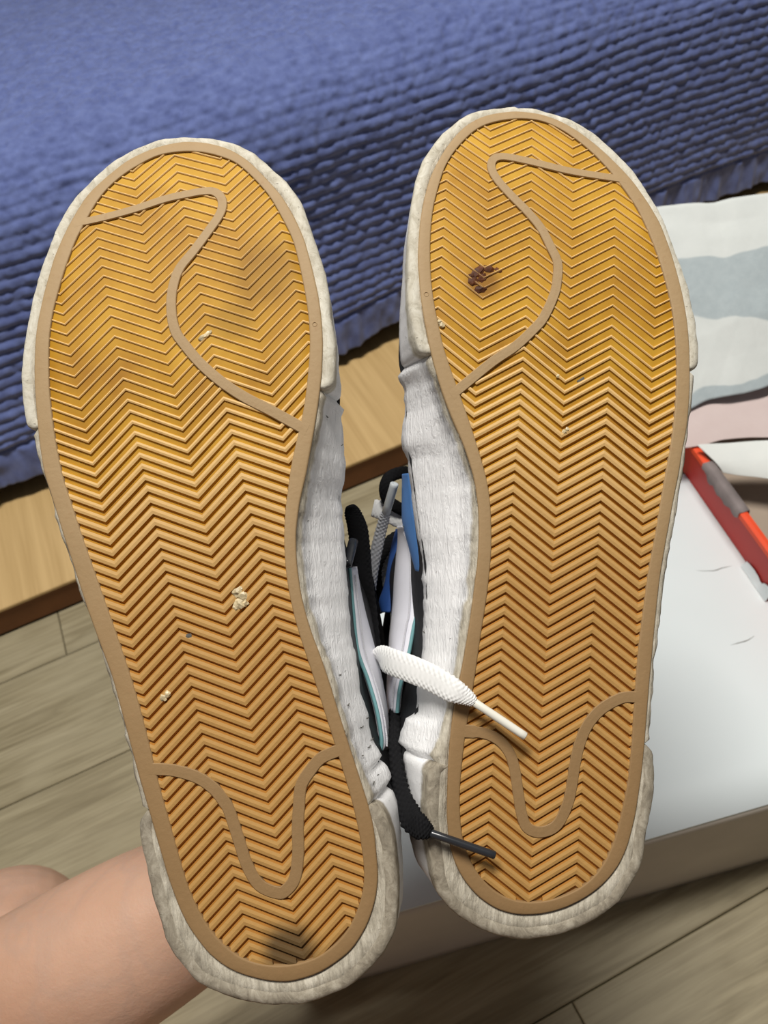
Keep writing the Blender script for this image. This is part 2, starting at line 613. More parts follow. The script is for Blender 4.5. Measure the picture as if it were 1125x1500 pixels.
# ------------------------------------------------------------------ cardboard box, inverted lid, tissue
BXZ = 0.1285
f0 = onz(528, 1435); f1 = onz(1010, 1293)
bd = (f1 - f0); bd /= np.linalg.norm(bd)
bn = np.array([-bd[1], bd[0], 0])
BO = f0
MW_BOX = Matrix(((bd[0], bn[0], 0, BO[0]), (bd[1], bn[1], 0, BO[1]), (0, 0, 1, 0), (0, 0, 0, 1)))
box = empty('cardboard_box', MW_BOX)
tag(box, 'large closed white cardboard box on the floor behind the soles', 'box')
X0, X1, Y0, Y1 = -0.045, 0.455, 0.0, 0.295


def panel(name, pts, thick, mat, parent, amp=0.0, nseg=10):
    """thin board from 4 corner points (grid, slightly uneven), with real thickness"""
    p = np.array(pts, float)
    a = np.linspace(0, 1, nseg + 1)[:, None, None]; b = np.linspace(0, 1, nseg + 1)[None, :, None]
    P = (p[0] * (1 - a) * (1 - b) + p[1] * (1 - a) * b + p[2] * a * b + p[3] * a * (1 - b))
    nrm = np.cross(p[1] - p[0], p[3] - p[0]); nrm /= np.linalg.norm(nrm)
    if amp:
        w = np.sin(np.pi * a) * np.sin(np.pi * b)
        P = P + nrm * amp * w
    o = gridmesh(name, P, mat, parent, True)
    s = o.modifiers.new('thickness', 'SOLIDIFY'); s.thickness = thick; s.offset = -1
    return o


panel('top_panel', [(X0, Y0, BXZ), (X1, Y0, BXZ), (X1, Y1, BXZ), (X0, Y1, BXZ)], 0.0022, M_BOX, box, 0.0)
panel('front_panel', [(X0, Y0, 0.0005), (X1, Y0, 0.0005), (X1, Y0, BXZ - 0.0022), (X0, Y0, BXZ - 0.0022)], 0.002, M_BOXSIDE, box)
panel('back_panel', [(X1, Y1, 0.0005), (X0, Y1, 0.0005), (X0, Y1, BXZ - 0.0022), (X1, Y1, BXZ - 0.0022)], 0.002, M_BOXSIDE, box)
panel('side_panel', [(X0, Y1, 0.0005), (X0, Y0, 0.0005), (X0, Y0, BXZ - 0.0022), (X0, Y1, BXZ - 0.0022)], 0.002, M_BOXSIDE, box)
panel('side_panel', [(X1, Y0, 0.0005), (X1, Y1, 0.0005), (X1, Y1, BXZ - 0.0022), (X1, Y0, BXZ - 0.0022)], 0.002, M_BOXSIDE, box)
bi = box.matrix_world.inverted()


def in_box(p):
    q = bi @ Vector(p); return np.array(q)


def sliver(name, pxs, z, wid, mat, parent, conv, lift=0.0002):
    P = np.array([conv(onz(x, y, z)) for x, y in pxs])
    P = crom(P, 14)
    vs = []; fs = []
    for i, p in enumerate(P):
        d = P[min(i + 1, len(P) - 1)] - P[max(i - 1, 0)]; d /= np.linalg.norm(d)
        nn = np.array([-d[1], d[0], 0])
        w = wid * math.sin(math.pi * (i + 0.3) / (len(P) - 0.4))
        vs += [p + nn * w, p - nn * w, p + np.array([0, 0, lift])]
    for i in range(len(P) - 1):
        k = 3 * i
        fs += [(k, k + 3, k + 5, k + 2), (k + 1, k + 2, k + 5, k + 4)]
    return meshobj(name, vs, fs, mat, parent)


sliver('crease', [(1020, 836), (1045, 836), (1058, 832), (1072, 829)], BXZ, 0.0004, M_CRACK, box, in_box)
sliver('crease', [(1070, 945), (1085, 941), (1095, 938), (1106, 931)], BXZ, 0.0004, M_CRACK, box, in_box)

# inverted red lid lying on the box
q0 = in_box(onz(1003, 695, BXZ)); q1 = in_box(onz(1125, 870, BXZ))
LX = 0.5 * (q0[0] + q1[0])
LZ0, LZ1 = BXZ + 0.0004, BXZ + 0.042
LW, LY0, LY1 = 0.27, 0.055, 0.395
lid = empty('shoe_box_lid', MW_BOX @ Matrix.Translation((LX, LY0, 0)))
tag(lid, 'upturned red shoe box lid with grey inside resting on the white box', 'box lid')
LL = LY1 - LY0
v, f = boxmesh(0, LW, 0, LL, LZ0, LZ0 + 0.0025)
meshobj('lid_floor', v, f, M_TRAYIN, lid, False)


def lid_wall(a, b, inward, lean):
    a = np.array(a); b = np.array(b); iw = np.array(inward)
    t = 0.0065
    n = 26
    for nm, mat, prof in (
        ('lid_wall', M_RED, [(0, LZ0), (-lean, LZ1 - 0.003), (t * .25 - lean, LZ1 - 0.003), (t * .3, LZ0 + .002)]),
        ('lid_lining', M_TRAYIN, [(t * .3, LZ0 + .002), (t * .3 - lean, LZ1 - 0.003), (t - lean, LZ1 - 0.003), (t, LZ0 + .002)]),
        ('folded_edge', M_ORANGE, [(-0.0005 - lean, LZ1 - 0.0045), (-lean, LZ1 - .0006), (t * .5 - lean, LZ1), (t - lean, LZ1 - .0006), (t + .0005 - lean, LZ1 - 0.0045)])):
        vs = []; fs = []
        k = len(prof)
        for i in range(n + 1):
            s = i / n
            p = a + (b - a) * s
            for (o, z) in prof:
                vs.append((p[0] + iw[0] * o, p[1] + iw[1] * o, z))
        for i in range(n):
            for j in range(k):
                fs.append((i * k + j, i * k + (j + 1) % k, (i + 1) * k + (j + 1) % k, (i + 1) * k + j))
        fs += [tuple(range(k)), tuple(n * k + j for j in range(k))]
        meshobj(nm, vs, fs, mat, lid, False)


lid_wall((0, 0), (0, LL), (1, 0), 0.003)
lid_wall((LW, 0), (LW, LL), (-1, 0), 0.003)
lid_wall((0.007, 0), (LW - 0.007, 0), (0, 1), 0.003)
lid_wall((0.007, LL), (LW - 0.007, LL), (0, -1), 0.003)
li = lid.matrix_world.inverted()


def in_lid(p):
    return np.array(li @ Vector(p))


# torn strip where the red paper is peeled off the fold
ta = in_lid(onz(1035, 678, LZ1)); tb = in_lid(onz(1085, 752, LZ1))
ty = np.linspace(ta[1], tb[1], 16)
vs = []; fs = []
for i, yv in enumerate(ty):
    e = 0.006 + 0.003 * noise1(i * 1.0, 77, 1.7) + 0.004 * math.sin(math.pi * i / 15)
    vs += [(-0.0042, yv, LZ1 - e), (-0.0040, yv, LZ1 + 0.0006), (0.0052, yv, LZ1 + 0.0009), (0.0058, yv, LZ1 - 0.006)]
for i in range(15):
    for j in range(3):
        fs.append((4 * i + j, 4 * i + j + 1, 4 * i + j + 5, 4 * i + j + 4))
tag(meshobj('torn_patch', vs, fs, M_TAPE, lid), 'torn grey patch on the red lid edge')
# peeled white paper at the foot of the lid wall
pa = in_lid(onz(1092, 828, BXZ)); pb = in_lid(onz(1128, 880, BXZ))
vs = []; fs = []
for i in range(14):
    s = i / 13
    yv = pa[1] + (pb[1] - pa[1]) * s
    hgt = 0.002 + 0.008 * s + 0.0035 * noise1(i * 1.0, 88, 1.9)
    vs += [(-0.006, yv, LZ0), (-0.0035, yv, LZ0 + hgt * 0.6), (-0.0012 - 0.003 * hgt / 0.04, yv, LZ0 + hgt)]
for i in range(13):
    for j in range(2):
        fs.append((3 * i + j, 3 * i + j + 1, 3 * i + j + 4, 3 * i + j + 3))
tag(meshobj('peeled_paper', vs, fs, M_BOX, lid), 'peeled white paper at the foot of the red wall')


def crumple(x, y, seed, amp, n=26, size=0.2):
    r = np.random.RandomState(seed)
    h = np.zeros_like(x)
    for k in range(n):
        a = r.uniform(0, math.pi); c = r.uniform(-size, size); w = r.uniform(0.012, 0.05)
        d = (x - 0.42) * math.cos(a) + (y - 0.55) * math.sin(a) - c
        h += r.uniform(-1, 1) * np.maximum(0, 1 - np.abs(d) / w) * noise2(x, y, seed + k, 0.07)
    h += 1.4 * noise2(x, y, seed + 99, 0.09)
    return h * amp


def tissue(label, mat, corners, seed, amp, edge, sag, fold=0.0):
    """crumpled sheet spanned by four world corners (front-left, front-right, back-right, back-left)"""
    c = [np.asarray(p, float) for p in corners]
    nu, nw = 150, 110
    u = np.linspace(0, 1, nu)[None, :, None]; w = np.linspace(0, 1, nw)[:, None, None]
    P = (c[0] * (1 - u) + c[1] * u) * (1 - w) + (c[3] * (1 - u) + c[2] * u) * w
    wv = w[:, :, 0]
    X = P[:, :, 0]
    P[:, :, 1] += (edge * noise1(X, seed + 5, 0.06) + 0.5 * edge * noise1(X, seed + 6, 0.02)) * (1 - 0.6 * wv)
    P[:, :, 2] += crumple(P[:, :, 0], P[:, :, 1], seed, amp) - sag * (1 - wv) ** 5
    P[:, :, 2] -= fold * np.clip(wv - 0.9, 0, None) ** 2 * 100
    o = gridmesh('tissue_paper', P, mat)
    uv = o.data.uv_layers.new(name='sheet')
    vi = np.empty(len(o.data.loops), np.int32); o.data.loops.foreach_get('vertex_index', vi)
    UVc = np.stack([(vi % nu) / (nu - 1), (vi // nu) / (nw - 1)], -1).astype(np.float32)
    uv.data.foreach_set('uv', UVc.reshape(-1))
    s = o.modifiers.new('thickness', 'SOLIDIFY'); s.thickness = 0.0006; s.offset = -1
    tag(o, label, 'tissue paper', 'tissue sheets in the lid')
    return o


tissue('large crumpled white tissue sheet with grey printed bands below the coverlet', M_TISSUE,
       (onz(985, 592, .199), onz(1190, 540, .203), onz(1200, 252, .305), onz(915, 292, .300)), 201, 0.0055, 0.005, 0.006, 0.03)
tissue('pinkish tissue layer showing below the printed tissue sheet', M_PINK,
       (onz(998, 655, .176), onz(1190, 622, .180), onz(1200, 520, .190), onz(975, 560, .186)), 301, 0.0022, 0.003, 0.004)
tissue('narrow white tissue fold inside the lid beside the red wall', M_TISSUE_W,
       (onz(1062, 690, .171), onz(1200, 704, .174), onz(1200, 638, .184), onz(1022, 652, .181)), 401, 0.0030, 0.004, 0.004)

# ------------------------------------------------------------------ the two sneakers
L_RIM_OUT = [(270,206.7),(240,212),(213,221),(184.4,235.6),(157.8,256.7),(131,281),(111,310),(95.6,339),(80,374.4),(70,407.8),(63,434),(57.8,455.6),(52,493),(50,535.6),(51,577.8),(54.4,617.8),(57.8,651),(64.4,694.4),(77.8,734.4),(91,779),(106.7,825.6),(120,867.8),(131,901),(144,938),(164.4,991),(177.8,1042),(191,1091),(202,1133),(215.6,1180),(233,1241),(246.7,1287.8),(262,1330),(277.8,1361),(304.4,1396.7),(333,1419),(357.8,1429),(393,1437.8),(424.4,1439),(464.4,1427.8),(486.7,1414),(515.6,1392),(537.8,1356.7),(550,1319),(554.4,1283),(552,1259),(547.8,1214),(540,1181),(533,1160),(521,1122),(507.8,1082),(496.7,1046.7),(481,995.6),(465.6,951),(454,922),(441,874),(434,823),(433,779),(438.9,734),(447.8,696.7),(458.9,635.6),(465.6,595.6),(471,551),(473,502),(471,466.7),(466.7,434),(456.7,390),(445.6,350),(432,319),(412,285.6),(387.8,259),(363,234.4),(334.4,216.7),(298.9,207.8)]
L_RIM_IN = [(270,221),(233,225.6),(206.7,239),(182,254),(157.8,274.4),(140,296.7),(124.4,325.6),(111,350),(100,379),(91,405.6),(84.4,430),(77.8,453),(72,489),(71,529),(72,573),(75.6,606.7),(80,640),(86.7,675.6),(92,701),(104.4,736.7),(115.6,772),(128.9,810),(142,847.8),(155.6,886),(171,930),(182,962),(195.6,1004),(208.9,1051),(221,1100),(233,1151),(251,1214),(262,1254),(275.6,1301),(293,1339),(313,1370),(344.4,1399),(362,1408),(393,1415.6),(431,1414),(466.7,1403),(493,1383),(513,1359),(527.8,1323),(534.4,1290),(533,1263),(526.7,1223),(518.9,1187.8),(514.4,1168.9),(498.9,1117.8),(487.8,1082),(474.4,1040),(458.9,991),(443,944),(432,907.8),(423,867.8),(417.8,832),(415.6,787.8),(417.8,743),(423,710),(425.6,683),(433,651),(438.9,626.7),(445.6,595.6),(451,551),(454.4,502),(452,462),(447.8,434),(441,398.9),(430,352),(414.4,321),(394.4,285.6),(370,258.9),(345.6,236.7),(316.7,226.7),(292,221.5)]
L_EDGE = [(270,200.5),(233.3,204.4),(197.8,218.9),(166.7,236.7),(140,258.9),(115.6,283.3),(95.6,311),(80,341),(67.8,374),(56.7,405.6),(47.8,440),(40,480),(34.4,517.8),(32.2,555.6),(33.3,591),(37.8,622),(42.2,632),(48.9,635.6),(53.3,660),(60,689),(68.9,712),(82,761),(100,814),(109,843),(124.4,885.6),(137.8,921),(144.4,944),(157.8,982),(173.3,1035.6),(187.8,1093),(200,1144),(208.9,1184),(208.9,1191),(204.4,1207.8),(207.8,1236.7),(215.6,1276.7),(224,1312),(235.6,1345.6),(242,1376.7),(257.8,1403),(286.7,1436.7),(315.6,1452),(353,1465.6),(397.8,1473),(442,1471),(466.7,1463),(511,1445.6),(533,1427.8),(560,1399),(577.8,1365.6),(582,1343),(583,1292),(577.8,1236.7),(566.7,1199),(553,1176.7),(540,1158),(527.8,1124),(512,1077.8),(501,1040),(485.6,989),(470,951),(461,926),(450,883),(443,841),(437.8,801),(438.9,763),(445.6,727.8),(454.4,682),(463,637.8),(470,600),(474.4,579),(483,571),(489,562),(491,533),(491,502),(486.7,473),(482,434),(474.4,394.4),(463,359),(450,321),(438.9,292),(418.9,266.7),(394.4,243),(372,224.4),(343,211),(310,203)]
# top line of the white side wall, inner side (toe to heel)
L_WALL = [(470,390),(484,440),(493,500),(498,540),(503,573),(503,604),(498.5,609),(503,651),(506.7,682),(505.6,703),(499,734),(503,756.7),(505.6,783),(506.7,823),(511,868),(512,912),(515.6,939),(521,969),(527.8,1007),(538.9,1044),(545.6,1078),(552,1110),(559,1106),(565.6,1120),(576.7,1147),(586.7,1173),(590,1200),(591,1237),(592,1290),(588,1340),(580,1372)]
R_RIM_OUT = [(755.6,162),(724.4,165.6),(702,172),(684.4,182),(666.7,198.9),(653,216.7),(640,238.9),(628.9,263),(621,292),(615.6,323),(612.9,356.7),(612,385),(614.4,411),(616.7,437.8),(622,471),(628.9,506.7),(637.8,542),(648.9,577.8),(662,613),(676,644),(684.4,666),(695.6,703),(701,743),(702,778.9),(700,823),(694,868),(688.9,908),(680,962),(671,1006.7),(662,1055.6),(657,1110),(655.6,1151),(654.4,1195.6),(657.8,1233),(666.7,1266.7),(682,1293),(702,1315.6),(728.9,1333),(760,1341),(795.6,1339),(826.7,1331),(857.8,1315.6),(884.4,1295.6),(906.7,1268.9),(920,1240),(931,1195.6),(937.8,1151),(941,1128),(944.4,1088.9),(948.9,1033),(953,984.4),(957.8,933),(962,890),(967.8,838.9),(976.7,787.8),(985.6,738.9),(994.4,694.4),(1000,660),(1006.7,625),(1010,588.9),(1011,544.4),(1010,506.7),(1006.7,466.7),(1000,428.9),(992,398),(983,367.8),(967.8,327.8),(950,296.7),(927.8,265.6),(903,238.9),(876.7,214.4),(847.8,192),(818.9,175.6),(790,166)]
R_RIM_IN = [(755.6,173),(724.4,177.8),(702,185.6),(686.7,197.8),(671,214.4),(657.8,232),(648.9,250),(642,274.4),(634.4,303),(631,334.4),(630,367.8),(630.7,394),(632,417.8),(636.7,448.9),(642,473),(648.9,506.7),(660,540),(668.9,564.4),(677.8,588.9),(693,633),(702,663),(711,692),(717.8,727.8),(720,767.8),(720,810),(715.6,854.4),(711,890),(704.4,928.9),(697.8,977.8),(691,1022),(682,1073),(675.6,1130),(673,1162),(674.4,1206.7),(677.8,1233),(688.9,1262),(702,1284),(724.4,1306.7),(748.9,1319),(775,1323),(804.4,1320),(828.9,1312),(853,1300),(875.6,1280),(893,1251),(904.4,1217.8),(913,1180),(920,1146.7),(925.6,1088.9),(928.9,1033),(932,988.9),(935.6,944.4),(942,895),(950,834.4),(961,778.9),(967.8,734.4),(975.6,690),(982,656.7),(986.5,625),(990,588.9),(991.8,544.4),(990,500),(985.6,455.6),(978.9,426.7),(971,396.7),(963,372),(950,338.9),(934.4,305.6),(914.4,276.7),(892,247.8),(867.8,223),(841,201),(812,183),(786,174.4)]
R_EDGE = [(753,156.7),(720,158.9),(693,164.4),(671,175.6),(648.9,194.4),(631,216.7),(617.8,238.9),(608.9,263),(603,296.7),(598,338.9),(596,383),(596.7,411),(597.8,444),(604.4,488.9),(613,515.6),(625.6,525),(633,544),(642,569),(655.6,604),(668.9,635.6),(680,664),(691,703),(695.6,734),(695.6,772),(693,816.7),(688.9,861),(682,894),(677.8,922),(671,966.7),(666.7,993),(655.6,1042),(644.4,1084),(633,1111),(626.7,1133),(624.4,1162),(624,1206.7),(629,1246.7),(635,1282),(640,1308),(655.6,1329),(675.6,1344),(702,1360),(733,1371),(760,1375.6),(782,1375.6),(815.6,1370),(848.9,1359),(882,1340),(906.7,1322),(922,1300),(935.6,1277.8),(943,1251),(944.4,1228.9),(951,1202),(956.7,1168.9),(958.4,1136),(956.7,1104),(952,1088.9),(953,1055.6),(955.6,1015.6),(960,966.7),(965.6,925),(970,883),(976.7,832),(985.6,778.9),(994.4,727.8),(1001,690),(1006.7,655),(1011,611),(1015.6,566.7),(1016.7,546.7),(1022,540),(1023,511),(1021,480),(1014.4,453),(1007.8,417.8),(997,390),(990,367.8),(976.7,334.4),(961,301),(941,270),(918.9,241),(894.4,216.7),(867.8,194.4),(834.4,174.4),(807.8,165.6),(782,158.9)]
R_WALL = [(600,300),(595,340),(588.9,383),(586,420),(582,462),(580,500),(579.5,533),(583,557),(592,570),(592,611),(587.5,646.7),(589.5,661),(597.8,674),(598,692),(602,723),(606.7,756.7),(613,794),(618.5,828),(618.9,861),(621,894),(620,913),(616.7,955.6),(613,989),(611,1024),(609.5,1042),(594,1050),(586.7,1073),(583,1095.6),(584.4,1113),(589,1140),(591,1173),(595.6,1229),(604.4,1257.8),(620,1284),(636,1307)]
L_BANDS = [([(108,328),(117.8,325.6),(153,317.8),(197.8,305.6),(242,291),(278.9,283),(296.7,280),(312,280),(323,287.8),(325.6,301),(320,316.7),(303,341),(283,367.8),(262,394.4),(252,425.6),(251,457.8),(256.7,484.4),(270,504.4),(294.4,533),(325.6,560),(358.9,582),(394.4,600),(438.9,624.4),(450,630)], 0.0015, 0.0019),
           ([(214,1126),(224.4,1126.7),(255.6,1128.9),(288.9,1138.9),(313,1155.6),(328.9,1175.6),(335.6,1187.8),(348.9,1227.8),(362,1267.8),(380,1296.7),(406.7,1308),(419,1304),(432,1285.6),(436.7,1247.8),(436,1214),(437.8,1181),(441,1151),(454.4,1128.9),(470,1111),(494.4,1100),(505,1098)], 0.00195, 0.00195)]
R_BANDS = [([(920,264),(910,262),(874.4,256.7),(834.4,250),(801,242),(768.9,234.4),(737.8,228.9),(723,233),(720,245.6),(728.9,263),(748.9,285.6),(773,310),(793,334.4),(806.7,361),(816.7,383),(816.7,406.7),(812,431),(796.7,464.4),(782,482),(755.6,506.7),(720,531),(671,571),(661,579)], 0.0015, 0.0018),
           ([(940,1020),(931,1021),(913,1022),(893,1031),(875.6,1044),(860,1064),(848.9,1091),(842,1122),(837.8,1151),(831,1180),(815.6,1208.9),(793,1219),(773,1213),(764.4,1193),(760,1166.7),(753,1122),(744,1099),(729,1083),(708,1074),(680,1071)], 0.00195, 0.00185)]


class Shoe:
    pass


def make_shoe(S):
    inner = S.inner
    # frame: x = across (photo right), y = heel to toe, z = away from the ground side, into the shoe
    n = RT * S.n[0] + UP * S.n[1] - FW * 1.0
    n /= np.linalg.norm(n)
    c0 = at(S.cpx[0], S.cpx[1], S.depth)

    def plane(px, w=0.0):
        r = ray(*px)
        c = c0 - n * w
        t = ((c - CAM) @ n) / (r @ n)
        return CAM + r * t
    heel = plane(S.heel); toe = plane(S.toe)
    ey = toe - heel; Ln = np.linalg.norm(ey); ey /= Ln
    ez = -n
    ex = np.cross(ey, ez)
    if ex @ RT < 0: ex = -ex
    O = heel
    S.MW = Matrix(((ex[0], ey[0], ez[0], O[0]), (ex[1], ey[1], ez[1], O[1]), (ex[2], ey[2], ez[2], O[2]), (0, 0, 0, 1)))
    Rm = np.stack([ex, ey, ez])
    S.L = Ln

    def loc(p):
        return Rm @ (np.asarray(p) - O)

    def spring(v):
        return 0.085 * np.clip(v - 0.66 * Ln, 0, None) ** 2 / Ln * 10 * 0.5 + 0.04 * np.clip(0.10 * Ln - v, 0, None) ** 2 / Ln * 10

    def tolocal(px, w=0.0):
        """photo pixel -> local point lying on the (slightly rockered) sole surface, w metres into the shoe"""
        ww = w
        for _ in range(6):
            q = loc(plane(px, ww))
            ww = w + spring(q[1])
        return q
    S.tolocal = tolocal; S.loc = loc; S.spring = spring
    S.atl = lambda x, y, d: loc(at(x, y, d))

    root = empty('sneaker', S.MW)
    tag(root, S.label, 'sneaker', 'pair of sneakers held up soles forward')
    S.root = root

    def poly(pxs, w=0.0, nn=300, sm=1):
        P = np.array([tolocal(p, w) for p in pxs])[:, :2]
        return smooth_loop(resample(P, nn), sm)
    rim_o = poly(S.rim_out, 0.0, 320, 2)
    rim_i = poly(S.rim_in, 0.0, 320, 2)
    G = 0.0015                                     # tread depth
    S.grime = [(tolocal(p)[0], tolocal(p)[1], r_, a_, c_) for (p, r_, a_, c_) in S.grime]
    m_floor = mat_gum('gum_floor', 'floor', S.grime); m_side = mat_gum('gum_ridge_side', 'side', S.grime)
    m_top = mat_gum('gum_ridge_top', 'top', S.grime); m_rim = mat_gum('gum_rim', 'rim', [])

    # ---- outsole floor plate (slab)
    vs_ = np.linspace(rim_o[:, 1].min() + 0.0008, rim_o[:, 1].max() - 0.0008, 90)

    def span(pl, v):
        y0 = pl[:, 1]; y1 = np.roll(y0, -1); x0 = pl[:, 0]; x1 = np.roll(x0, -1)
        k = (y0 <= v) != (y1 <= v)
        xs = x0[k] + (v - y0[k]) / (y1[k] - y0[k]) * (x1[k] - x0[k])
        return (xs.min(), xs.max()) if len(xs) else (0, 0)
    rowsP = []
    for v in vs_:
        a, b = span(rim_o, v)
        a += 0.0012; b -= 0.0012
        if b < a: a = b = 0.5 * (a + b)
        us = np.linspace(a, b, 13)
        rowsP.append(np.stack([us, np.full(13, v), np.full(13, G - 0.00070 * sstep(0.50, 0.74, v / Ln) + spring(v))], -1))
    out = gridmesh('outsole', np.array(rowsP), m_floor, root)
    sl = out.modifiers.new('thickness', 'SOLIDIFY'); sl.thickness = 0.003
    # make the slab grow into the shoe
    out.data.flip_normals() if out.data.polygons[0].normal.z > 0 else None
    sl.offset = -1
    tag(out, 'amber gum rubber outsole')

    # ---- rim ring
    def nearest(A, Bp):
        B2 = resample(Bp, 1600)
        d = ((A[:, None, :] - B2[None]) ** 2).sum(-1)
        return B2[d.argmin(1)]
    ro = rim_o; ri = smooth_loop(nearest(ro, rim_i), 2)
    md = 0.5 * (ro + ri)

    def ring(P2, w):
        return np.c_[P2, w + spring(P2[:, 1])]
    wob = 0.00012 * noise1(np.arange(320.0), S.seed, 3.0)
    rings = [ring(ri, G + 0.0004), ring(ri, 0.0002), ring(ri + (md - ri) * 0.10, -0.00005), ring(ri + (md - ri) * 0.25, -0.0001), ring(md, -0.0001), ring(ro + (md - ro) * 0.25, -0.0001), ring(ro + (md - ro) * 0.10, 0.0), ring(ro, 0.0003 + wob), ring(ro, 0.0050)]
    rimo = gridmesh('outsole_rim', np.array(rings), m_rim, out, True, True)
    tag(rimo, 'tan textured rubber rim')

    # ---- pivot bands
    for pts, w0, w1 in S.bands:
        P = np.array([tolocal(p)[:2] for p in pts])
        P = crom(P, 110)
        vs = []
        for i in range(len(P)):
            d = P[min(i + 1, len(P) - 1)] - P[max(i - 1, 0)]; d /= np.linalg.norm(d)
            nn = np.array([-d[1], d[0]])
            hw = (w0 + (w1 - w0) * i / (len(P) - 1))
            if i < 4 or i > len(P) - 5: hw *= 1.2
            for o, w in ((-1, G), (-1, 0.0001), (-0.88, -0.00012), (0, -0.00015), (0.88, -0.00012), (1, 0.0001), (1, G)):
                q = P[i] + nn * hw * o
                vs.append((q[0], q[1], w + spring(q[1])))
        vs = np.array(vs).reshape(len(P), 7, 3)
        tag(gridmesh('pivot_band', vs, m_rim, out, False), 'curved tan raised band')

    # ---- herringbone ridges
    lim = ri + (ro - ri) * 0.06
    sk = S.zz_skew; du = S.zz_du; nrm2 = 1 + sk * sk
    aa = np.arange(-0.075, 0.075, 0.0002) + S.zz_a0
    v0 = S.zz_b0 - 80 * S.zz_pitch
    kk = (aa - S.zz_a0) / du
    tri = np.abs(((kk + 1) % 2) - 1)                 # 0 in the valleys (even k), 1 on the peaks
    while v0 < Ln + 0.02:
        bb = v0 + S.zz_amp * tri
        uu = (aa - sk * bb) / nrm2; zv = (bb + sk * aa) / nrm2
        fr = np.clip(v0 / Ln, 0, 1)
        pitch = S.zz_pitch
        ins = inpoly(uu, zv, lim)
        tf = sstep(0.50, 0.74, fr)
        top = 0.00120 * (1 - tf) + 0.00034 * tf
        bot = (pitch * 0.495) * (1 - tf) + 0.00062 * tf
        GR = G * (1 - tf) + 0.00080 * tf
        runs = []
        i = 0
        while i < len(uu):
            if ins[i]:
                j = i
                while j + 1 < len(uu) and ins[j + 1]: j += 1
                if j - i > 6: runs.append((i, j))
                i = j + 1
            else:
                i += 1
        vs = []; fs = []; mi = []
        for (a, b) in runs:
            # keep ends and the corners between
            ks = [a]
            for i in range(a + 1, b):
                if (tri[i] - tri[i - 1]) * (tri[i + 1] - tri[i]) < 0: ks.append(i)
            ks.append(b)
            base_i = len(vs)
            for i in ks:
                u, v = uu[i], zv[i]
                sp = spring(v)
                for o_, w_ in ((-bot, GR + 0.0001), (-top, 0.0004), (0, 0.0002), (top, 0.0004), (bot, GR + 0.0001)):
                    vs.append((u - sk * o_, v + o_, w_ + sp))
            for q in range(len(ks) - 1):
                k = base_i + 5 * q
                for s in range(4):
                    fs.append((k + s, k + s + 1, k + 5 + s + 1, k + 5 + s)); mi.append(1 if s in (1, 2) else 0)
            e = base_i + 5 * (len(ks) - 1)
            fs += [tuple(base_i + s for s in range(5)), tuple(e + s for s in range(5))]; mi += [0, 0]
        if vs:
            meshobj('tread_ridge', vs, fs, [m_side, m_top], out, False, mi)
        v0 += pitch

    # ---- midsole wall
    N = 520
    e1 = smooth_loop(resample(np.array([tolocal(p, 0.0015) for p in S.edge])[:, :2], N), 1)
    wl = np.array([tolocal(p, 0.027) for p in S.wall])
    order = np.argsort(wl[:, 1])
    wv, wu = wl[order, 1], wl[order, 0]
    cen = np.array([sum(span(e1, v)) / 2 if rim_o[:, 1].min() < v < rim_o[:, 1].max() else np.nan for v in e1[:, 1]])
    good = ~np.isnan(cen)
    cen = np.interp(e1[:, 1], np.sort(e1[good, 1]), cen[good][np.argsort(e1[good, 1])])
    is_in = np.sign(e1[:, 0] - cen) == inner
    e2 = e1 * 1.0
    # outer wall leans in very slightly
    ctr = np.array([e1[:, 0].mean(), Ln * 0.5])
    dirs = np.roll(e1, -2, 0) - np.roll(e1, 2, 0)
    nrm = np.stack([dirs[:, 1], -dirs[:, 0]], -1); nrm /= np.linalg.norm(nrm, axis=1)[:, None] + 1e-9
    if ((e1 - ctr) * nrm).sum() < 0: nrm = -nrm
    nrm = smooth_loop(nrm, 6); nrm /= np.linalg.norm(nrm, axis=1)[:, None]
    e2 = e1 - nrm * 0.0008
    tu = np.interp(e1[:, 1], wv, wu)
    wgt = is_in * sstep(wv[0] - 0.004, wv[0] + 0.012, e1[:, 1]) * (1 - sstep(wv[-1] - 0.03, wv[-1] + 0.002, e1[:, 1]))
    wgt = np.convolve(np.r_[wgt[-3:], wgt, wgt[:3]], np.ones(7) / 7, 'same')[3:-3]
    e2[:, 0] = e2[:, 0] * (1 - wgt) + np.where(inner > 0, np.maximum(tu, e2[:, 0]), np.minimum(tu, e2[:, 0])) * wgt
    S.e1, S.e2, S.nrm = e1, e2, nrm
    # zones of the rubber bumpers (toe and heel)
    vy = e1[:, 1] / Ln
    vt_in, vt_out = [tolocal(p)[1] for p in S.toe_ends]
    vh_in, vh_out = [tolocal(p)[1] for p in S.heel_ends]
    toe_z = np.where(is_in, e1[:, 1] > vt_in, e1[:, 1] > vt_out)
    heel_z = np.where(is_in, e1[:, 1] < vh_in, e1[:, 1] < vh_out)
    zone = (toe_z | heel_z).astype(float)
    TK = 0.0022
    r0 = nearest(e1, rim_o)
    e1s = e1 - nrm * (zone * TK)[:, None]
    e2s = e2 - nrm * (zone * TK)[:, None]
    ii = np.arange(N)
    rings = [np.c_[r0 + (r0 - e1) * 0.02, 0.0030 + spring(r0[:, 1])],
             np.c_[r0, 0.0008 + spring(r0[:, 1])]]
    sp1 = spring(e1[:, 1])
    jag = 0.00022 * noise1(ii * 1.0, S.seed + 3, 1.6) + 0.0003 * noise1(ii * 1.0, S.seed + 4, 4.0)
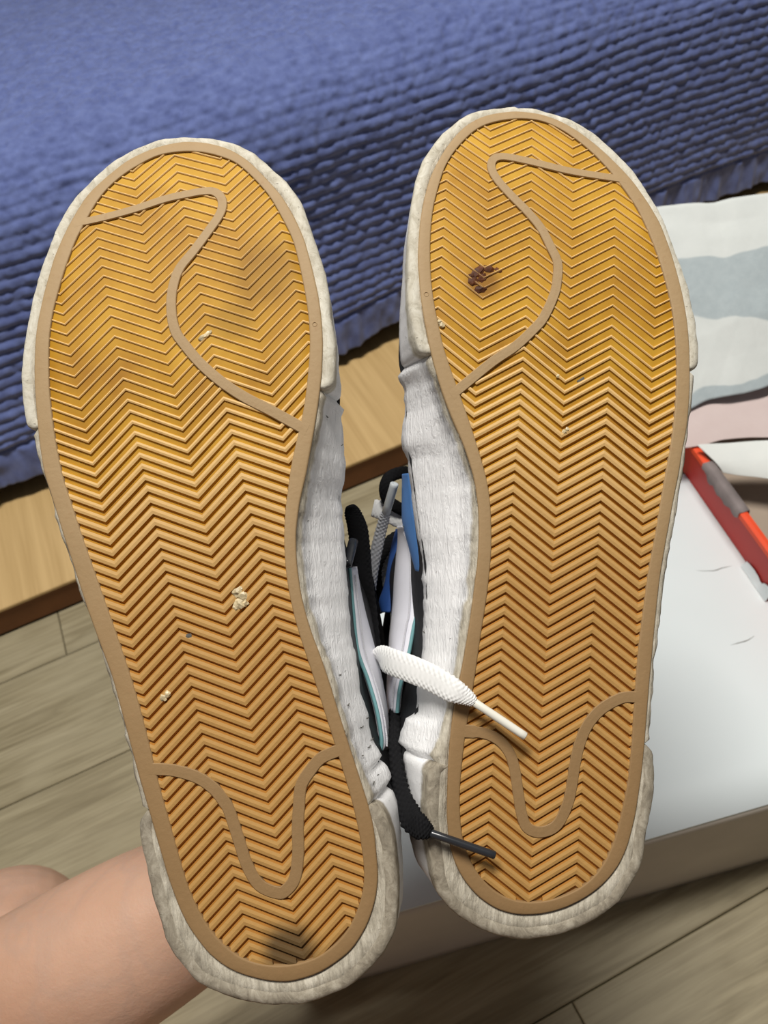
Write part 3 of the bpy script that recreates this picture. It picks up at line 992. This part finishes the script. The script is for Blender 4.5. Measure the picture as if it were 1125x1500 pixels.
    for f, w, ins in ((0.0, 0.0009, 0.0009), (0.0, 0.0020, 0.0), (0.10, 0.0042, -0.0001), (0.13, 0.0047, 0.0004), (0.30, 0.008, 0.0), (0.5, 0.0125, 0.0), (0.72, 0.0175, 0.0), (0.9, 0.0225, 0.0), (1.0, 0.027, 0.0), (1.0, 0.0285, 0.0010), (1.0, 0.0288, 0.0032), (1.0, 0.0275, 0.006)):
        f2 = f
        P2 = e1s * (1 - f2) + e2s * f2 - nrm * ins
        rough = jag * (1.0 if w < 0.005 or w > 0.024 else 0.4) + 0.0002 * noise2(ii * 1.0, w * 3000 + 0 * ii, S.seed + 8, 2.2)
        P2 = P2 + nrm * rough[:, None]
        wtop = 0.0006 * noise1(ii * 1.0, S.seed + 12, 5.0) + 0.0010 * noise1(ii * 1.0, S.seed + 13, 17.0) if w > 0.024 else 0
        rings.append(np.c_[P2, w + wtop + sp1])
    mid = gridmesh('midsole', np.array(rings), M_FOX, root, True, True)
    tag(mid, 'white midsole wall with cracked paint')

    # ---- bumpers
    def bumper(name, mask, lab, top):
        idx = np.where(mask)[0]
        # rotate so the run is contiguous
        br = np.where(np.diff(idx) > 1)[0]
        if len(br): idx = np.r_[idx[br[0] + 1:], idx[:br[0] + 1]]
        prof = [(0.0018, 0.0048), (0.0006, 0.0040), (0.0005, 0.0020), (0.0008, 0.0006), (0.0020, -0.0001), (0.0062, 0.0), (top * 0.45, 0.0), (top * 0.8, 0.0), (top - 0.001, 0.0001), (top, 0.0008), (top + 0.0002, 0.0030)]
        rows_ = []
        for (w, ins) in prof:
            f = np.clip((w - 0.002) / 0.026, 0, 1)
            r_ = []
            for k, i in enumerate(idx):
                endt = min(k, len(idx) - 1 - k)
                sh = 0.0018 * (1 - min(endt / 3.0, 1)) ** 2
                P2 = e1[i] * (1 - f) + e2[i] * f - nrm[i] * (ins + sh)
                P2 = P2 + nrm[i] * (0.00008 * noise1(i * 1.0 + w * 900, S.seed + 21, 2.3) + 0.0003 * noise2(i * 1.0, w * 1500, S.seed + 22, 5.0) + 0.00012 * noise2(i * 1.0, w * 2500, S.seed + 23, 1.2))
                ww = w + (0.0008 * float(noise1(i * 1.0, S.seed + 25, 9.0)) if w > 0.01 else 0)
                r_.append((P2[0], P2[1], ww + sp1[i]))
            rows_.append(r_)
        R_ = np.array(rows_)
        nr, nc = R_.shape[:2]
        o = gridmesh(name, R_, M_BUMP, root, True)
        # close the ends
        bm = bmesh.new(); bm.from_mesh(o.data); bm.verts.ensure_lookup_table()
        bm.faces.new([bm.verts[r * nc] for r in range(nr)]); bm.faces.new([bm.verts[r * nc + nc - 1] for r in range(nr)])
        bmesh.ops.recalc_face_normals(bm, faces=bm.faces)
        bm.to_mesh(o.data); bm.free()
        return tag(o, lab)
    bumper('toe_bumper', toe_z, 'off-white rubber bumper around the toe', 0.023)
    bumper('heel_bumper', heel_z, 'dirty grey rubber bumper around the heel', 0.025)

    # ---- short dark cracks across the painted wall, inner side
    vs = []; fs = []
    ci = [i for i in ii if is_in[i] and not zone[i] and wgt[i] > 0.7]
    if ci:
        vmin, vmax = e1[ci, 1].min(), e1[ci, 1].max()
        so_ = np.argsort(e1[ci, 1]); cv_ = e1[ci, 1][so_]; c1_ = e1s[ci, 0][so_]; c2_ = e2s[ci, 0][so_]
        vv = vmin + 0.004; q = 0
        while vv < vmax:
            for fr_, ln in ((0.22, 0.10), (0.52 + 0.1 * (q % 2), 0.20), (0.80, 0.16)):
                if random.random() < 0.3: continue
                f0_ = fr_ + random.uniform(-0.08, 0.08); dv = random.uniform(-0.0005, 0.0012)
                jv = vv + random.uniform(-0.0015, 0.0015)
                pts = []
                for s in np.linspace(0, 1, 5):
                    ff = f0_ + ln * (s - 0.5)
                    uo_ = np.interp(jv + dv * s, cv_, c1_) * (1 - ff) + np.interp(jv + dv * s, cv_, c2_) * ff
                    pts.append((uo_ + inner * 0.0006, jv + dv * s + 0.0002 * math.sin(9 * s), 0.003 + ff * 0.025 + spring(jv)))
                b0 = len(vs)
                for s, p in enumerate(pts):
                    w = 0.0002 * math.sin(math.pi * (s + 0.4) / 4.8)
                    off = np.array([nrm[ci[0]][0], 0, 0]) * 0.0002
                    vs += [(p[0], p[1] - w, p[2]), (p[0] + inner * 0.00025, p[1], p[2]), (p[0], p[1] + w, p[2])]
                for s in range(4):
                    k = b0 + 3 * s
                    fs += [(k, k + 3, k + 4, k + 1), (k + 1, k + 4, k + 5, k + 2)]
            vv += 0.0088; q += 1
        if vs: tag(meshobj('paint_cracks', vs, fs, M_CRACK, mid, False), 'short dark cracks in the white paint', kind='stuff')

    # ---- upper (black leather shell, closed toe box, open throat and collar)
    Nu = 200
    k = np.linspace(0, N, Nu, endpoint=False).astype(int)
    P0 = smooth_loop((e2 - nrm * 0.0035)[k], 3)
    ucv = np.array([np.interp(v, np.sort(e1[good, 1]), cen[good][np.argsort(e1[good, 1])]) for v in P0[:, 1]])
    vthr = 0.66 * Ln
    side = np.sign(P0[:, 0] - ucv)
    rowsU = []
    nT = 16
    Q = np.zeros((Nu, 3))
    uc_thr = np.interp(vthr, np.sort(e1[good, 1]), cen[good][np.argsort(e1[good, 1])])
    for i in range(Nu):
        u, v = P0[i]; a = v / Ln
        if v > vthr:
            ang_ = math.atan2(u - uc_thr, v - vthr + 0.02)
            Q[i] = (uc_thr + 0.012 * math.sin(ang_), vthr - 0.002 + 0.006 * math.cos(ang_), 0.056)
        elif a > 0.42:
            s = (a - 0.42) / 0.24
            e_ = 0.016 if side[i] != inner else max(0.016, 0.94 * abs(u - ucv[i]) * (1 - s))
            Q[i] = (ucv[i] + side[i] * (e_ * (1 - s) + 0.012 * s), v, 0.075 - 0.019 * s)
        else:
            s = a / 0.42
            hz = 0.080 - 0.020 * math.sin(math.pi * np.clip(s * 1.15 - 0.1, 0, 1))
            kf = 0.94 if side[i] == inner else 0.66
            kf = 0.66 + (kf - 0.66) * float(sstep(0.2, 0.6, s))
            Q[i] = (ucv[i] + (u - ucv[i]) * kf, v + 0.012 * (1 - s), hz)
    Q[:, :] = smooth_loop(Q, 3)
    lw, la = S.lean
    for t in np.linspace(0, 1, nT):
        f = 1 - math.cos(t * math.pi / 2); g = math.sin(t * math.pi / 2)
        w = 0.024 + (Q[:, 2] - 0.024) * g
        P2 = P0 * (1 - f) + Q[:, :2] * f
        lean = np.interp(w, lw, la) * (side == inner) * sstep(0.10, 0.26, P0[:, 1] / Ln) * (1 - sstep(0.50, 0.72, P0[:, 1] / Ln))
        lean = np.convolve(np.r_[lean[-2:], lean, lean[:2]], np.ones(5) / 5, 'same')[2:-2]
        P2 = P2 + np.c_[inner * lean, 0 * lean]
        rowsU.append(np.c_[P2, w + spring(P0[:, 1])])
    up = gridmesh('upper', np.array(rowsU), M_BLACK, root, True, True)
    so = up.modifiers.new('thickness', 'SOLIDIFY'); so.thickness = 0.0025; so.offset = 1 if up.data.polygons[0].normal.length else 1
    tag(up, 'black leather upper')
    S.up_rows = np.array(rowsU); S.side = side
    # insole
    rowsP = []
    for v in np.linspace(0.012, Ln - 0.012, 50):
        a, b = span(e1, v); a += 0.008; b -= 0.008
        us = np.linspace(a, b, 9)
        rowsP.append(np.stack([us, np.full(9, v), np.full(9, 0.024 + spring(v))], -1))
    ins_ = gridmesh('insole', np.array(rowsP), M_LINING, root)
    ins_.modifiers.new('thickness', 'SOLIDIFY').thickness = 0.003
    # tongue
    rowsP = []
    for s in np.linspace(0, 1, 26):
        v = vthr + 0.006 - s * 0.088
        uc = np.interp(v, np.sort(e1[good, 1]), cen[good][np.argsort(e1[good, 1])])
        hw = 0.014 + 0.016 * s
        us = np.linspace(-1, 1, 15)
        shift = inner * np.interp(0.06, lw, la) * 0.3
        rowsP.append(np.stack([uc + us * hw + shift, np.full(15, v), 0.052 + 0.028 * s ** 0.8 - 0.012 * us ** 2 * (0.5 + s) + spring(v)], -1))
    tg = gridmesh('tongue', np.array(rowsP), M_BLACK, root)
    tg.modifiers.new('thickness', 'SOLIDIFY').thickness = 0.006
    # crossed lace bars over the throat
    for q in range(6):
        v = vthr - 0.008 - q * 0.012
        s = (vthr - v) / (0.24 * Ln)
        uc = np.interp(v, np.sort(e1[good, 1]), cen[good][np.argsort(e1[good, 1])])
        hw = 0.018 + 0.004 * s
        zt = 0.062 + 0.020 * min(s, 1) + spring(v)
        pts = [(uc - hw, v - 0.003, zt - 0.008), (uc - hw * .5, v - 0.001, zt + 0.001), (uc, v, zt + 0.003), (uc + hw * .5, v + 0.001, zt + 0.001), (uc + hw, v + 0.003, zt - 0.008)]
        ribbon('lace_bar', pts, [0.0075] * 5, 0.0016, (0, 0, 1), M_LACE_B if q % 2 else M_LACE_W, root)
    return S


def ribbon(name, pts, widths, thick, face, mat, parent, braid=0.00016, step=0.0005, label=None, pit=0.0021):
    """flat woven lace swept along pts (local coords) with real braid bumps"""
    P = np.asarray(pts, float)
    Lg = np.linalg.norm(np.diff(P, axis=0), axis=1).sum()
    n = max(12, int(Lg / step))
    C_ = crom(P, n)
    W = np.interp(np.linspace(0, len(widths) - 1, n), np.arange(len(widths)), widths)
    face = np.asarray(face, float)
    T = np.gradient(C_, axis=0); T /= np.linalg.norm(T, axis=1)[:, None]
    Bn = np.cross(T, face); Bn /= np.linalg.norm(Bn, axis=1)[:, None] + 1e-9
    Nn = np.cross(Bn, T)
    k = 44
    s = np.linspace(0, Lg, n)
    rowsP = []
    for i in range(n):
        row = []
        th = max(thick * 0.5, min(W[i] * 0.5, 0.0016))
        for j in range(k):
            a = 2 * math.pi * j / k
            ca, sa = math.cos(a), math.sin(a)
            x = math.copysign(abs(ca) ** 0.75, ca) * W[i] * 0.5
            y = math.copysign(abs(sa) ** 0.8, sa) * th
            b = braid * math.cos(2 * math.pi * s[i] / pit) * math.cos(2 * math.pi * (x + 0.5 * y) / pit)
            y += math.copysign(1, sa) * b * abs(sa)
            x += math.copysign(1, ca) * b * abs(ca)
            row.append(C_[i] + Bn[i] * x + Nn[i] * y)
        rowsP.append(row)
    R_ = np.array(rowsP)
    c0 = np.repeat(R_[:1].mean(1, keepdims=True), k, 1); c1 = np.repeat(R_[-1:].mean(1, keepdims=True), k, 1)
    o = gridmesh(name, np.concatenate([c0, R_, c1]), mat, parent, True, True)
    if label: tag(o, label)
    return o


def rod(name, a, b, r, mat, parent, label=None, taper=1.0):
    a = np.asarray(a, float); b = np.asarray(b, float)
    d = b - a; Lg = np.linalg.norm(d); d /= Lg
    x = np.cross(d, [0.3, 0.5, 0.8]); x /= np.linalg.norm(x); y = np.cross(d, x)
    prof = [(0, 0), (0, r * 0.8), (0.02 * Lg, r), (0.3 * Lg, r * 0.97), (0.32 * Lg, r * 1.0), (0.9 * Lg, r * taper), (0.985 * Lg, r * taper), (Lg, r * 0.8 * taper), (Lg, r * 0.35 * taper), (0.97 * Lg, 0)]
    rowsP = [[a + d * h + (x * math.cos(t) + y * math.sin(t)) * q for t in np.linspace(0, 2 * math.pi, 14, endpoint=False)] for h, q in prof]
    o = gridmesh(name, np.array(rowsP), mat, parent, True, True)
    if label: tag(o, label)
    return o


def side_panel(S, name, lo, hi, wlo, whi, mat, thick, label, edge=None, edge_mat=None):
    """panel on the shoe's inner side: lower edge (px list, w) and upper edge (px list, w)"""
    n = 46
    A = resample(crom(np.array([S.tolocal(p, wlo) for p in lo]), 120), n, False)
    Bq = resample(crom(np.array([S.tolocal(p, whi) for p in hi]), 120), n, False)
    m = 9
    rowsP = []
    for i in range(n):
        r_ = []
        for j in range(m):
            f = j / (m - 1)
            p = A[i] * (1 - f) + Bq[i] * f
            p = p + np.array([S.inner * 0.0022 * math.sin(math.pi * f), 0, 0])
            r_.append(p)
        rowsP.append(r_)
    P = np.array(rowsP)
    off = np.array([-S.inner * thick * 0.8, 0, thick * 0.6])
    Bk = P + off
    loop = np.concatenate([P, Bk[:, ::-1]], 1)
    o = gridmesh(name, loop, mat, S.root, True, True)
    bm = bmesh.new(); bm.from_mesh(o.data); bm.verts.ensure_lookup_table()
    c = loop.shape[1]
    bm.faces.new([bm.verts[j] for j in range(c)]); bm.faces.new([bm.verts[(n - 1) * c + j] for j in range(c)])
    bmesh.ops.recalc_face_normals(bm, faces=bm.faces); bm.to_mesh(o.data); bm.free()
    tag(o, label)
    if edge_mat:
        rowsE = []
        for i in range(n):
            c0 = A[i] + np.array([-S.inner * 0.0006, 0, 0.0004])
            rowsE.append([c0 + np.array([0.0008 * math.cos(t), 0, 0.0011 * math.sin(t)]) for t in np.linspace(0, 2 * math.pi, 8, endpoint=False)])
        gridmesh('stripe_edge', np.array(rowsE), edge_mat, o, True, True)
    # row of stitches
    vs = []; fs = []
    for i in range(2, n - 2):
        for sub in (0.15, 0.6):
            p = P[i, 1] * (1 - sub) + P[i + 1, 1] * sub if i + 1 < n else P[i, 1]
            p = p + np.array([S.inner * 0.0005, 0, -0.0002])
            b0 = len(vs)
            for dx in (-1, 1):
                for dy in (-1, 1):
                    for dz in (-1, 1):
                        vs.append((p[0] + dx * 0.0003, p[1] + dy * 0.00055, p[2] + dz * 0.00025))
            fs += [tuple(b0 + q for q in t) for t in ((0, 1, 3, 2), (4, 6, 7, 5), (0, 4, 5, 1), (2, 3, 7, 6), (0, 2, 6, 4), (1, 5, 7, 3))]
    if label and 'white' in label:
        tag(meshobj('stitching', vs, fs, M_STITCH, o, False), None, None, None, 'stuff')
    return o


# ---- left shoe in the photo
SL = Shoe()
SL.inner = 1; SL.n = (-0.045, 0.085); SL.cpx = (300, 830); SL.depth = 0.275
SL.heel = (425, 1455); SL.toe = (285, 203)
SL.rim_out, SL.rim_in, SL.edge, SL.wall, SL.bands = L_RIM_OUT, L_RIM_IN, L_EDGE, L_WALL, L_BANDS
SL.toe_ends = ((474, 577), (49, 635)); SL.heel_ends = ((553, 1174), (209, 1188))
SL.seed = 100
SL.label = 'sneaker with amber herringbone sole in front of the forearm, its heel lower'
SL.lean = ([0.0, 0.028, 0.042, 0.066, 0.1], [0, 0, 0.001, 0.008, 0.010])
SL.grime = [((425, 1392), 0.011, 0.85, lin(70, 56, 36)), ((385, 398), 0.016, 0.3, lin(96, 62, 14)), ((345, 470), 0.010, 0.3, lin(110, 76, 14))]
SL.zz_skew, SL.zz_du, SL.zz_amp, SL.zz_pitch, SL.zz_a0, SL.zz_b0 = 0.118, 0.01627, 0.0108, 0.00393, 0.00661, 0.2144
SR = Shoe()
SR.inner = -1; SR.n = (0.075, 0.075); SR.cpx = (800, 770); SR.depth = 0.289
SR.heel = (775, 1358); SR.toe = (762, 158)
SR.rim_out, SR.rim_in, SR.edge, SR.wall, SR.bands = R_RIM_OUT, R_RIM_IN, R_EDGE, R_WALL, R_BANDS
SR.toe_ends = ((622, 524), (1017, 547)); SR.heel_ends = ((634, 1110), (952, 1090))
SR.seed = 400
SR.label = 'sneaker with amber herringbone sole crossed by loose lace ends, beside the red lid'
SR.lean = ([0.0, 0.028, 0.042, 0.066, 0.1], [0, 0, 0.0025, 0.0115, 0.0135])
SR.grime = [((706, 412), 0.007, 0.55, lin(92, 42, 14))]
SR.zz_skew, SR.zz_du, SR.zz_amp, SR.zz_pitch, SR.zz_a0, SR.zz_b0 = -0.085, 0.01585, 0.0106, 0.00390, -0.00058, 0.2000
make_shoe(SL)
make_shoe(SR)


def lp(S, pts):
    return [S.tolocal((x, y), w) for x, y, w in pts]


# side panels that show in the gap between the shoes
side_panel(SR, 'side_stripe', [(590, 770), (600, 781), (607.8, 805.6), (610, 839), (609, 894), (604, 918), (596.7, 958), (584, 1007), (580, 1044)],
           [(588, 772), (583, 792), (576.7, 839), (574.4, 883), (571, 920), (569, 944), (567.8, 1011), (574, 1044)], 0.042, 0.064, M_WHITE, 0.0022,
           'white leather side stripe with stitched edge', True, M_TEAL)
side_panel(SR, 'blue_quarter', [(600, 693), (606, 740), (612, 780), (619, 838)], [(594, 696), (590, 745), (592, 775), (613, 834)], 0.032, 0.050, M_BLUE, 0.002, 'blue leather quarter panel')
side_panel(SR, 'blue_edge', [(588, 774), (582, 800), (576, 840), (573, 880), (570, 897)], [(586, 776), (576, 812), (567, 855), (556, 880), (562, 897)], 0.066, 0.074, M_DBLUE, 0.002, 'blue leather edge behind the stripe')
side_panel(SL, 'side_stripe', [(514, 832), (519, 890), (525.6, 951), (541, 995.6), (554, 1040), (561, 1082), (560, 1100)],
           [(516, 830), (527.8, 879), (546, 937), (556.7, 984), (563, 1029), (565, 1073), (562, 1100)], 0.042, 0.064, M_WHITE, 0.0022,
           'white leather side stripe with stitched edge', True, M_TEAL)

# loose laces
FACE = (0, 0, -1)
o = ribbon('lace', lp(SR, [(568, 974, .050), (559, 965, .042), (562, 964, .034), (575, 970, .025), (602, 980, .015), (632, 993, .006), (662, 1010, -.003), (683, 1021, -.0045), (694, 1028, -.0045)]),
           [.0080, .0088, .0094, .0098, .0098, .0094, .0086, .0056, .0030], 0.0016, (-0.3, 0, -1), M_LACE_W, SR.root, 0.00026, 0.0003, 'white flat woven lace end crossing the sole edge')
rod('aglet', *lp(SR, [(690, 1025.5, -.0045), (770, 1079, -.0065)]), 0.00145, M_TIP_W, o, 'white lace tip')
o = ribbon('lace', lp(SR, [(578, 1010, .062), (579, 1050, .044), (579, 1088, .030), (582, 1128, .020), (589, 1165, .013), (602, 1198, .005), (617, 1212, -.001), (632, 1220, -.003)]),
           [.0042, .0045, .0047, .005, .0062, .0090, .0082, .0036], 0.0030, (-0.3, 0, -1), M_LACE_B, SR.root, 0.0004, 0.0003, 'black woven lace end hanging over the heel', 0.0026)
rod('aglet', *lp(SR, [(630, 1220, -.003), (725.5, 1253, -.0055)]), 0.00135, M_TIP_B, o, 'black lace tip')
o = ribbon('lace', lp(SL, [(513, 741, .050), (516, 750, .051), (524, 775, .053), (528, 810, .056), (533, 850, .060), (541, 900, .066), (548, 960, .070)]),
           [.0030, .0064, .0080, .0082, .0072, .0065, .006], 0.0030, FACE, M_LACE_B, SL.root, 0.0002, 0.0004, 'black lace loop beside the white wall')
rod('aglet', *lp(SL, [(518, 792, .040), (508, 828, .033)]), 0.0019, M_TIP_B, o, 'dark grey lace tip')
o = ribbon('lace', lp(SR, [(540, 900, .078), (541, 872, .074), (545, 838, .069), (552, 803, .064), (559, 774, .060), (565, 752, .056)]),
           [.0052, .0052, .0052, .0050, .0046, .0040], 0.0024, FACE, M_LACE_G, SR.root, 0.0002, 0.0004, 'grey lace end standing up')
rod('aglet', *lp(SR, [(565, 753, .056), (578, 708, .048)]), 0.0018, M_TIP_S, o, 'silver grey lace tip')
ribbon('lace_loop', lp(SR, [(600, 692, .072), (584, 693, .069), (570, 700, .067), (564, 715, .067), (568, 732, .069), (582, 743, .071), (598, 751, .074)]),
       [.0052] * 7, 0.0028, FACE, M_LACE_B, SR.root, 0.0002, 0.0005, 'black lace loop of the bow')
ribbon('lace_loop', lp(SR, [(546, 744, .073), (558, 747, .073), (575, 754, .074), (596, 764, .075)]),
       [.0075, .0085, .0088, .0085], 0.002, FACE, M_LACE_W, SR.root, 0.0002, 0.0005, 'white lace loop of the bow')
ribbon('lace_loop', lp(SR, [(592, 782, .078), (572, 794, .077), (556, 815, .077), (549, 840, .078), (553, 870, .080), (562, 895, .083)]),
       [.0060] * 6, 0.0028, FACE, M_LACE_B, SR.root, 0.0002, 0.0005, 'black lace loop behind the stripe')
ribbon('lace_loop', lp(SR, [(580, 798, .084), (565, 815, .084), (557, 838, .084), (562, 857, .084), (580, 868, .084)]),
       [.0050, .0062, .0066, .0066, .0060], 0.002, FACE, M_LACE_W, SR.root, 0.0002, 0.0005, 'white lace loop behind the stripe')

tag(ribbon('padded_collar', lp(SR, [(594, 850, .074), (584, 885, .080), (577, 930, .086), (575, 985, .088), (579, 1040, .085), (592, 1080, .078)]),
           [.008, .013, .015, .015, .014, .008], 0.010, (1, 0, -0.4), M_LINING, SR.root, 0.0, 0.003), 'black padded collar')
tag(ribbon('padded_collar', lp(SL, [(530, 850, .074), (536, 885, .080), (544, 930, .086), (548, 985, .088), (548, 1040, .085), (540, 1080, .078)]),
           [.006, .010, .012, .012, .012, .007], 0.010, (-1, 0, -0.4), M_LINING, SL.root, 0.0, 0.003), 'black padded collar')

# ---- grit, stain and embossed marks on the soles
outs = {id(S): [c for c in S.root.children if c.name.startswith('outsole')][0] for S in (SL, SR)}


def lump(S, px, size, w, mat, seed, name='grit', flat=0.6, asp=1.0, rot=0.0):
    r = np.random.RandomState(seed)
    bm = bmesh.new()
    bmesh.ops.create_icosphere(bm, subdivisions=2, radius=1.0)
    c = S.tolocal(px, w)
    for vtx in bm.verts:
        k = 1 + 0.28 * r.uniform(-1, 1)
        x, y, z = vtx.co.x * k * asp, vtx.co.y * k, vtx.co.z * k * flat
        x, y = x * math.cos(rot) - y * math.sin(rot), x * math.sin(rot) + y * math.cos(rot)
        vtx.co = Vector((c[0] + x * size, c[1] + y * size, c[2] + z * size))
    me = bpy.data.meshes.new(name); bm.to_mesh(me); bm.free()
    me.materials.append(mat)
    o = bpy.data.objects.new(name, me); COL.objects.link(o); o.parent = outs[id(S)]
    return o


for (x, y, sz) in ((348, 868, .0017), (356, 874, .0018), (351, 884, .0018), (347, 889, .0013), (359, 883, .0013), (353, 862, .0010)):
    lump(SL, (x, y), sz, 0.0006, M_GRIT, int(x + y))
lump(SL, (240, 1022, ), .0012, 0.0004, M_GRIT, 5); lump(SL, (245, 1017), .0011, 0.0003, M_GRIT, 6)
for (x, y) in ((300, 492), (304, 489), (296, 495)):
    lump(SL, (x, y), .0008, 0.0004, M_GRIT, int(x), asp=2.0, rot=0.5)
lump(SL, (276, 932), .0008, 0.0006, M_CRACK, 3, asp=1.6)
for (x, y, sz) in ((644, 472, .0009), (647, 476, .0010), (827, 632, .0009), (831, 629, .0008), (817, 551, .0007)):
    lump(SR, (x, y), sz, 0.0004, M_GRIT, int(x + y))
lump(SR, (851, 558), .0012, 0.0012, M_CRACK, 12, asp=1.4, rot=0.5); lump(SR, (876, 761), .0010, 0.0010, M_CRACK, 14, asp=1.3)
for k, (x, y, sz, ap, ro_) in enumerate(((700, 398, .0022, 1.4, .6), (716, 394, .0018, 1.5, -.3), (693, 412, .0022, 1.2, .2), (706, 408, .0016, 1.6, .8), (703, 424, .0018, 1.6, .1), (730, 396, .0010, 2.0, -.5), (690, 404, .0012, 1.3, 0.4))):
    lump(SR, (x, y), sz * 0.8, 0.0007, M_STAIN, 40 + k, 'stain', 0.30, ap, ro_)


def emboss_ring(S, px, r):
    c = S.tolocal(px, -0.0001)
    rowsP = [[(c[0] + (r + 0.00016 * math.cos(t)) * math.cos(a), c[1] + (r + 0.00016 * math.cos(t)) * math.sin(a), c[2] + 0.00016 * math.sin(t)) for t in np.linspace(0, 2 * math.pi, 6, endpoint=False)] for a in np.linspace(0, 2 * math.pi, 17)]
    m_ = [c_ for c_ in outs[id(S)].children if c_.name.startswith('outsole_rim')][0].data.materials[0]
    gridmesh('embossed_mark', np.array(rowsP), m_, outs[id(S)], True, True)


emboss_ring(SL, (461, 475), .00075)
emboss_ring(SR, (624.5, 431), .0008)

# ------------------------------------------------------------------ the person holding the shoes
def build_person():
    V = []; E_ = []; Rr = []

    roots = []

    def add(p, r, prev=None):
        if prev is None: roots.append(len(V))
        V.append(tuple(float(c) for c in p)); Rr.append(r if isinstance(r, tuple) else (r, r))
        if prev is not None: E_.append((prev, len(V) - 1))
        return len(V) - 1
    pel = add((-0.02, -0.42, 0.13), (0.17, 0.14))
    sp = add((-0.02, -0.40, 0.30), (0.15, 0.13), pel)
    ch = add((-0.02, -0.38, 0.50), (0.16, 0.13), sp)
    sh = add((-0.22, -0.36, 0.54), 0.062, ch)
    ua = add((-0.31, -0.28, 0.42), 0.048, sh)
    el = add(at(-300, 1680, 0.43), 0.043, ua)
    f0_ = add(at(-120, 1565, 0.425), 0.049, el)
    f1_ = add(at(20, 1480, 0.42), 0.0475, f0_)
    f2_ = add(at(152, 1400, 0.415), 0.0450, f1_)
    f3_ = add(at(264, 1334, 0.412), 0.0405, f2_)
    wr = add(at(366, 1283, 0.410), 0.0310, f3_)
    pm_ = add(at(408, 1258, 0.412), 0.0270, wr)
    add(at(438, 1236, 0.413), 0.0200, pm_)
    kn = [(522, 1250), (492, 1202), (452, 1166), (408, 1142)]
    for q, (x, y) in enumerate(kn):
        st_ = add(at(362 + 0.10 * (x - 372), 1286 + 0.10 * (y - 1280), 0.411), 0.018)
        mc = add(at(0.5 * (372 + x) + 4, 0.5 * (1280 + y), 0.414), 0.0150, st_)
        k1 = add(at(x, y, 0.412), 0.0100, mc)
        ln = (0.036, 0.041, 0.038, 0.030)[q]
        d1 = ray(562, 700) * 0
        a = np.array(V[k1])
        dirv = UP * 0.86 + RT * (0.10 - 0.03 * q) - FW * 0.35
        dirv /= np.linalg.norm(dirv)
        p1 = a + dirv * ln
        k2 = add(p1, 0.0084, k1)
        dir2 = UP * 0.45 + RT * 0.05 - FW * 0.85; dir2 /= np.linalg.norm(dir2)
        k3 = add(p1 + dir2 * ln * 0.65, 0.0078, k2)
        dir3 = UP * 0.1 - FW * 1.0; dir3 /= np.linalg.norm(dir3)
        add(p1 + dir2 * ln * 0.65 + dir3 * ln * 0.5, 0.0062, k3)
    t0 = add(at(366, 1288, 0.409), 0.018)
    t1 = add(at(432, 1300, 0.400), 0.0155, t0)
    t2 = add(at(488, 1290, 0.385), 0.0110, t1)
    t3 = add(at(520, 1250, 0.378), 0.0098, t2)
    add(at(538, 1215, 0.376), 0.0075, t3)
    hip = add((-0.17, -0.42, 0.13), 0.09, pel)
    th = add((-0.30, -0.10, 0.11), 0.08, hip)
    kn_ = add(at(-40, 1395, 0.60), 0.066, th)
    kn2 = add(at(44, 1350, 0.61), 0.072, kn_)
    shn = add(at(110, 1520, 0.63), 0.050, kn2)
    an = add(at(260, 1680, 0.62), 0.040, shn)
    ft = add(at(360, 1780, 0.60), 0.036, an)
    add(at(440, 1880, 0.58), 0.026, ft)
    me = bpy.data.meshes.new('person')
    me.from_pydata(V, E_, [])
    o = bpy.data.objects.new('person', me); COL.objects.link(o)
    o.modifiers.new('skin', 'SKIN')
    for i, d in enumerate(me.skin_vertices[0].data):
        d.radius = Rr[i]
        d.use_root = (i in roots)
    o.modifiers['skin'].use_smooth_shade = True
    ss = o.modifiers.new('sub', 'SUBSURF'); ss.levels = 3; ss.render_levels = 3
    rm = o.modifiers.new('join', 'REMESH'); rm.mode = 'VOXEL'; rm.voxel_size = 0.0024; rm.use_smooth_shade = True
    sm = o.modifiers.new('relax', 'SMOOTH'); sm.factor = 0.5; sm.iterations = 4
    me.materials.append(M_SKIN)
    tag(o, 'person seated on the floor, bare forearm reaching behind the soles to hold them', 'person')
    return o


build_person()
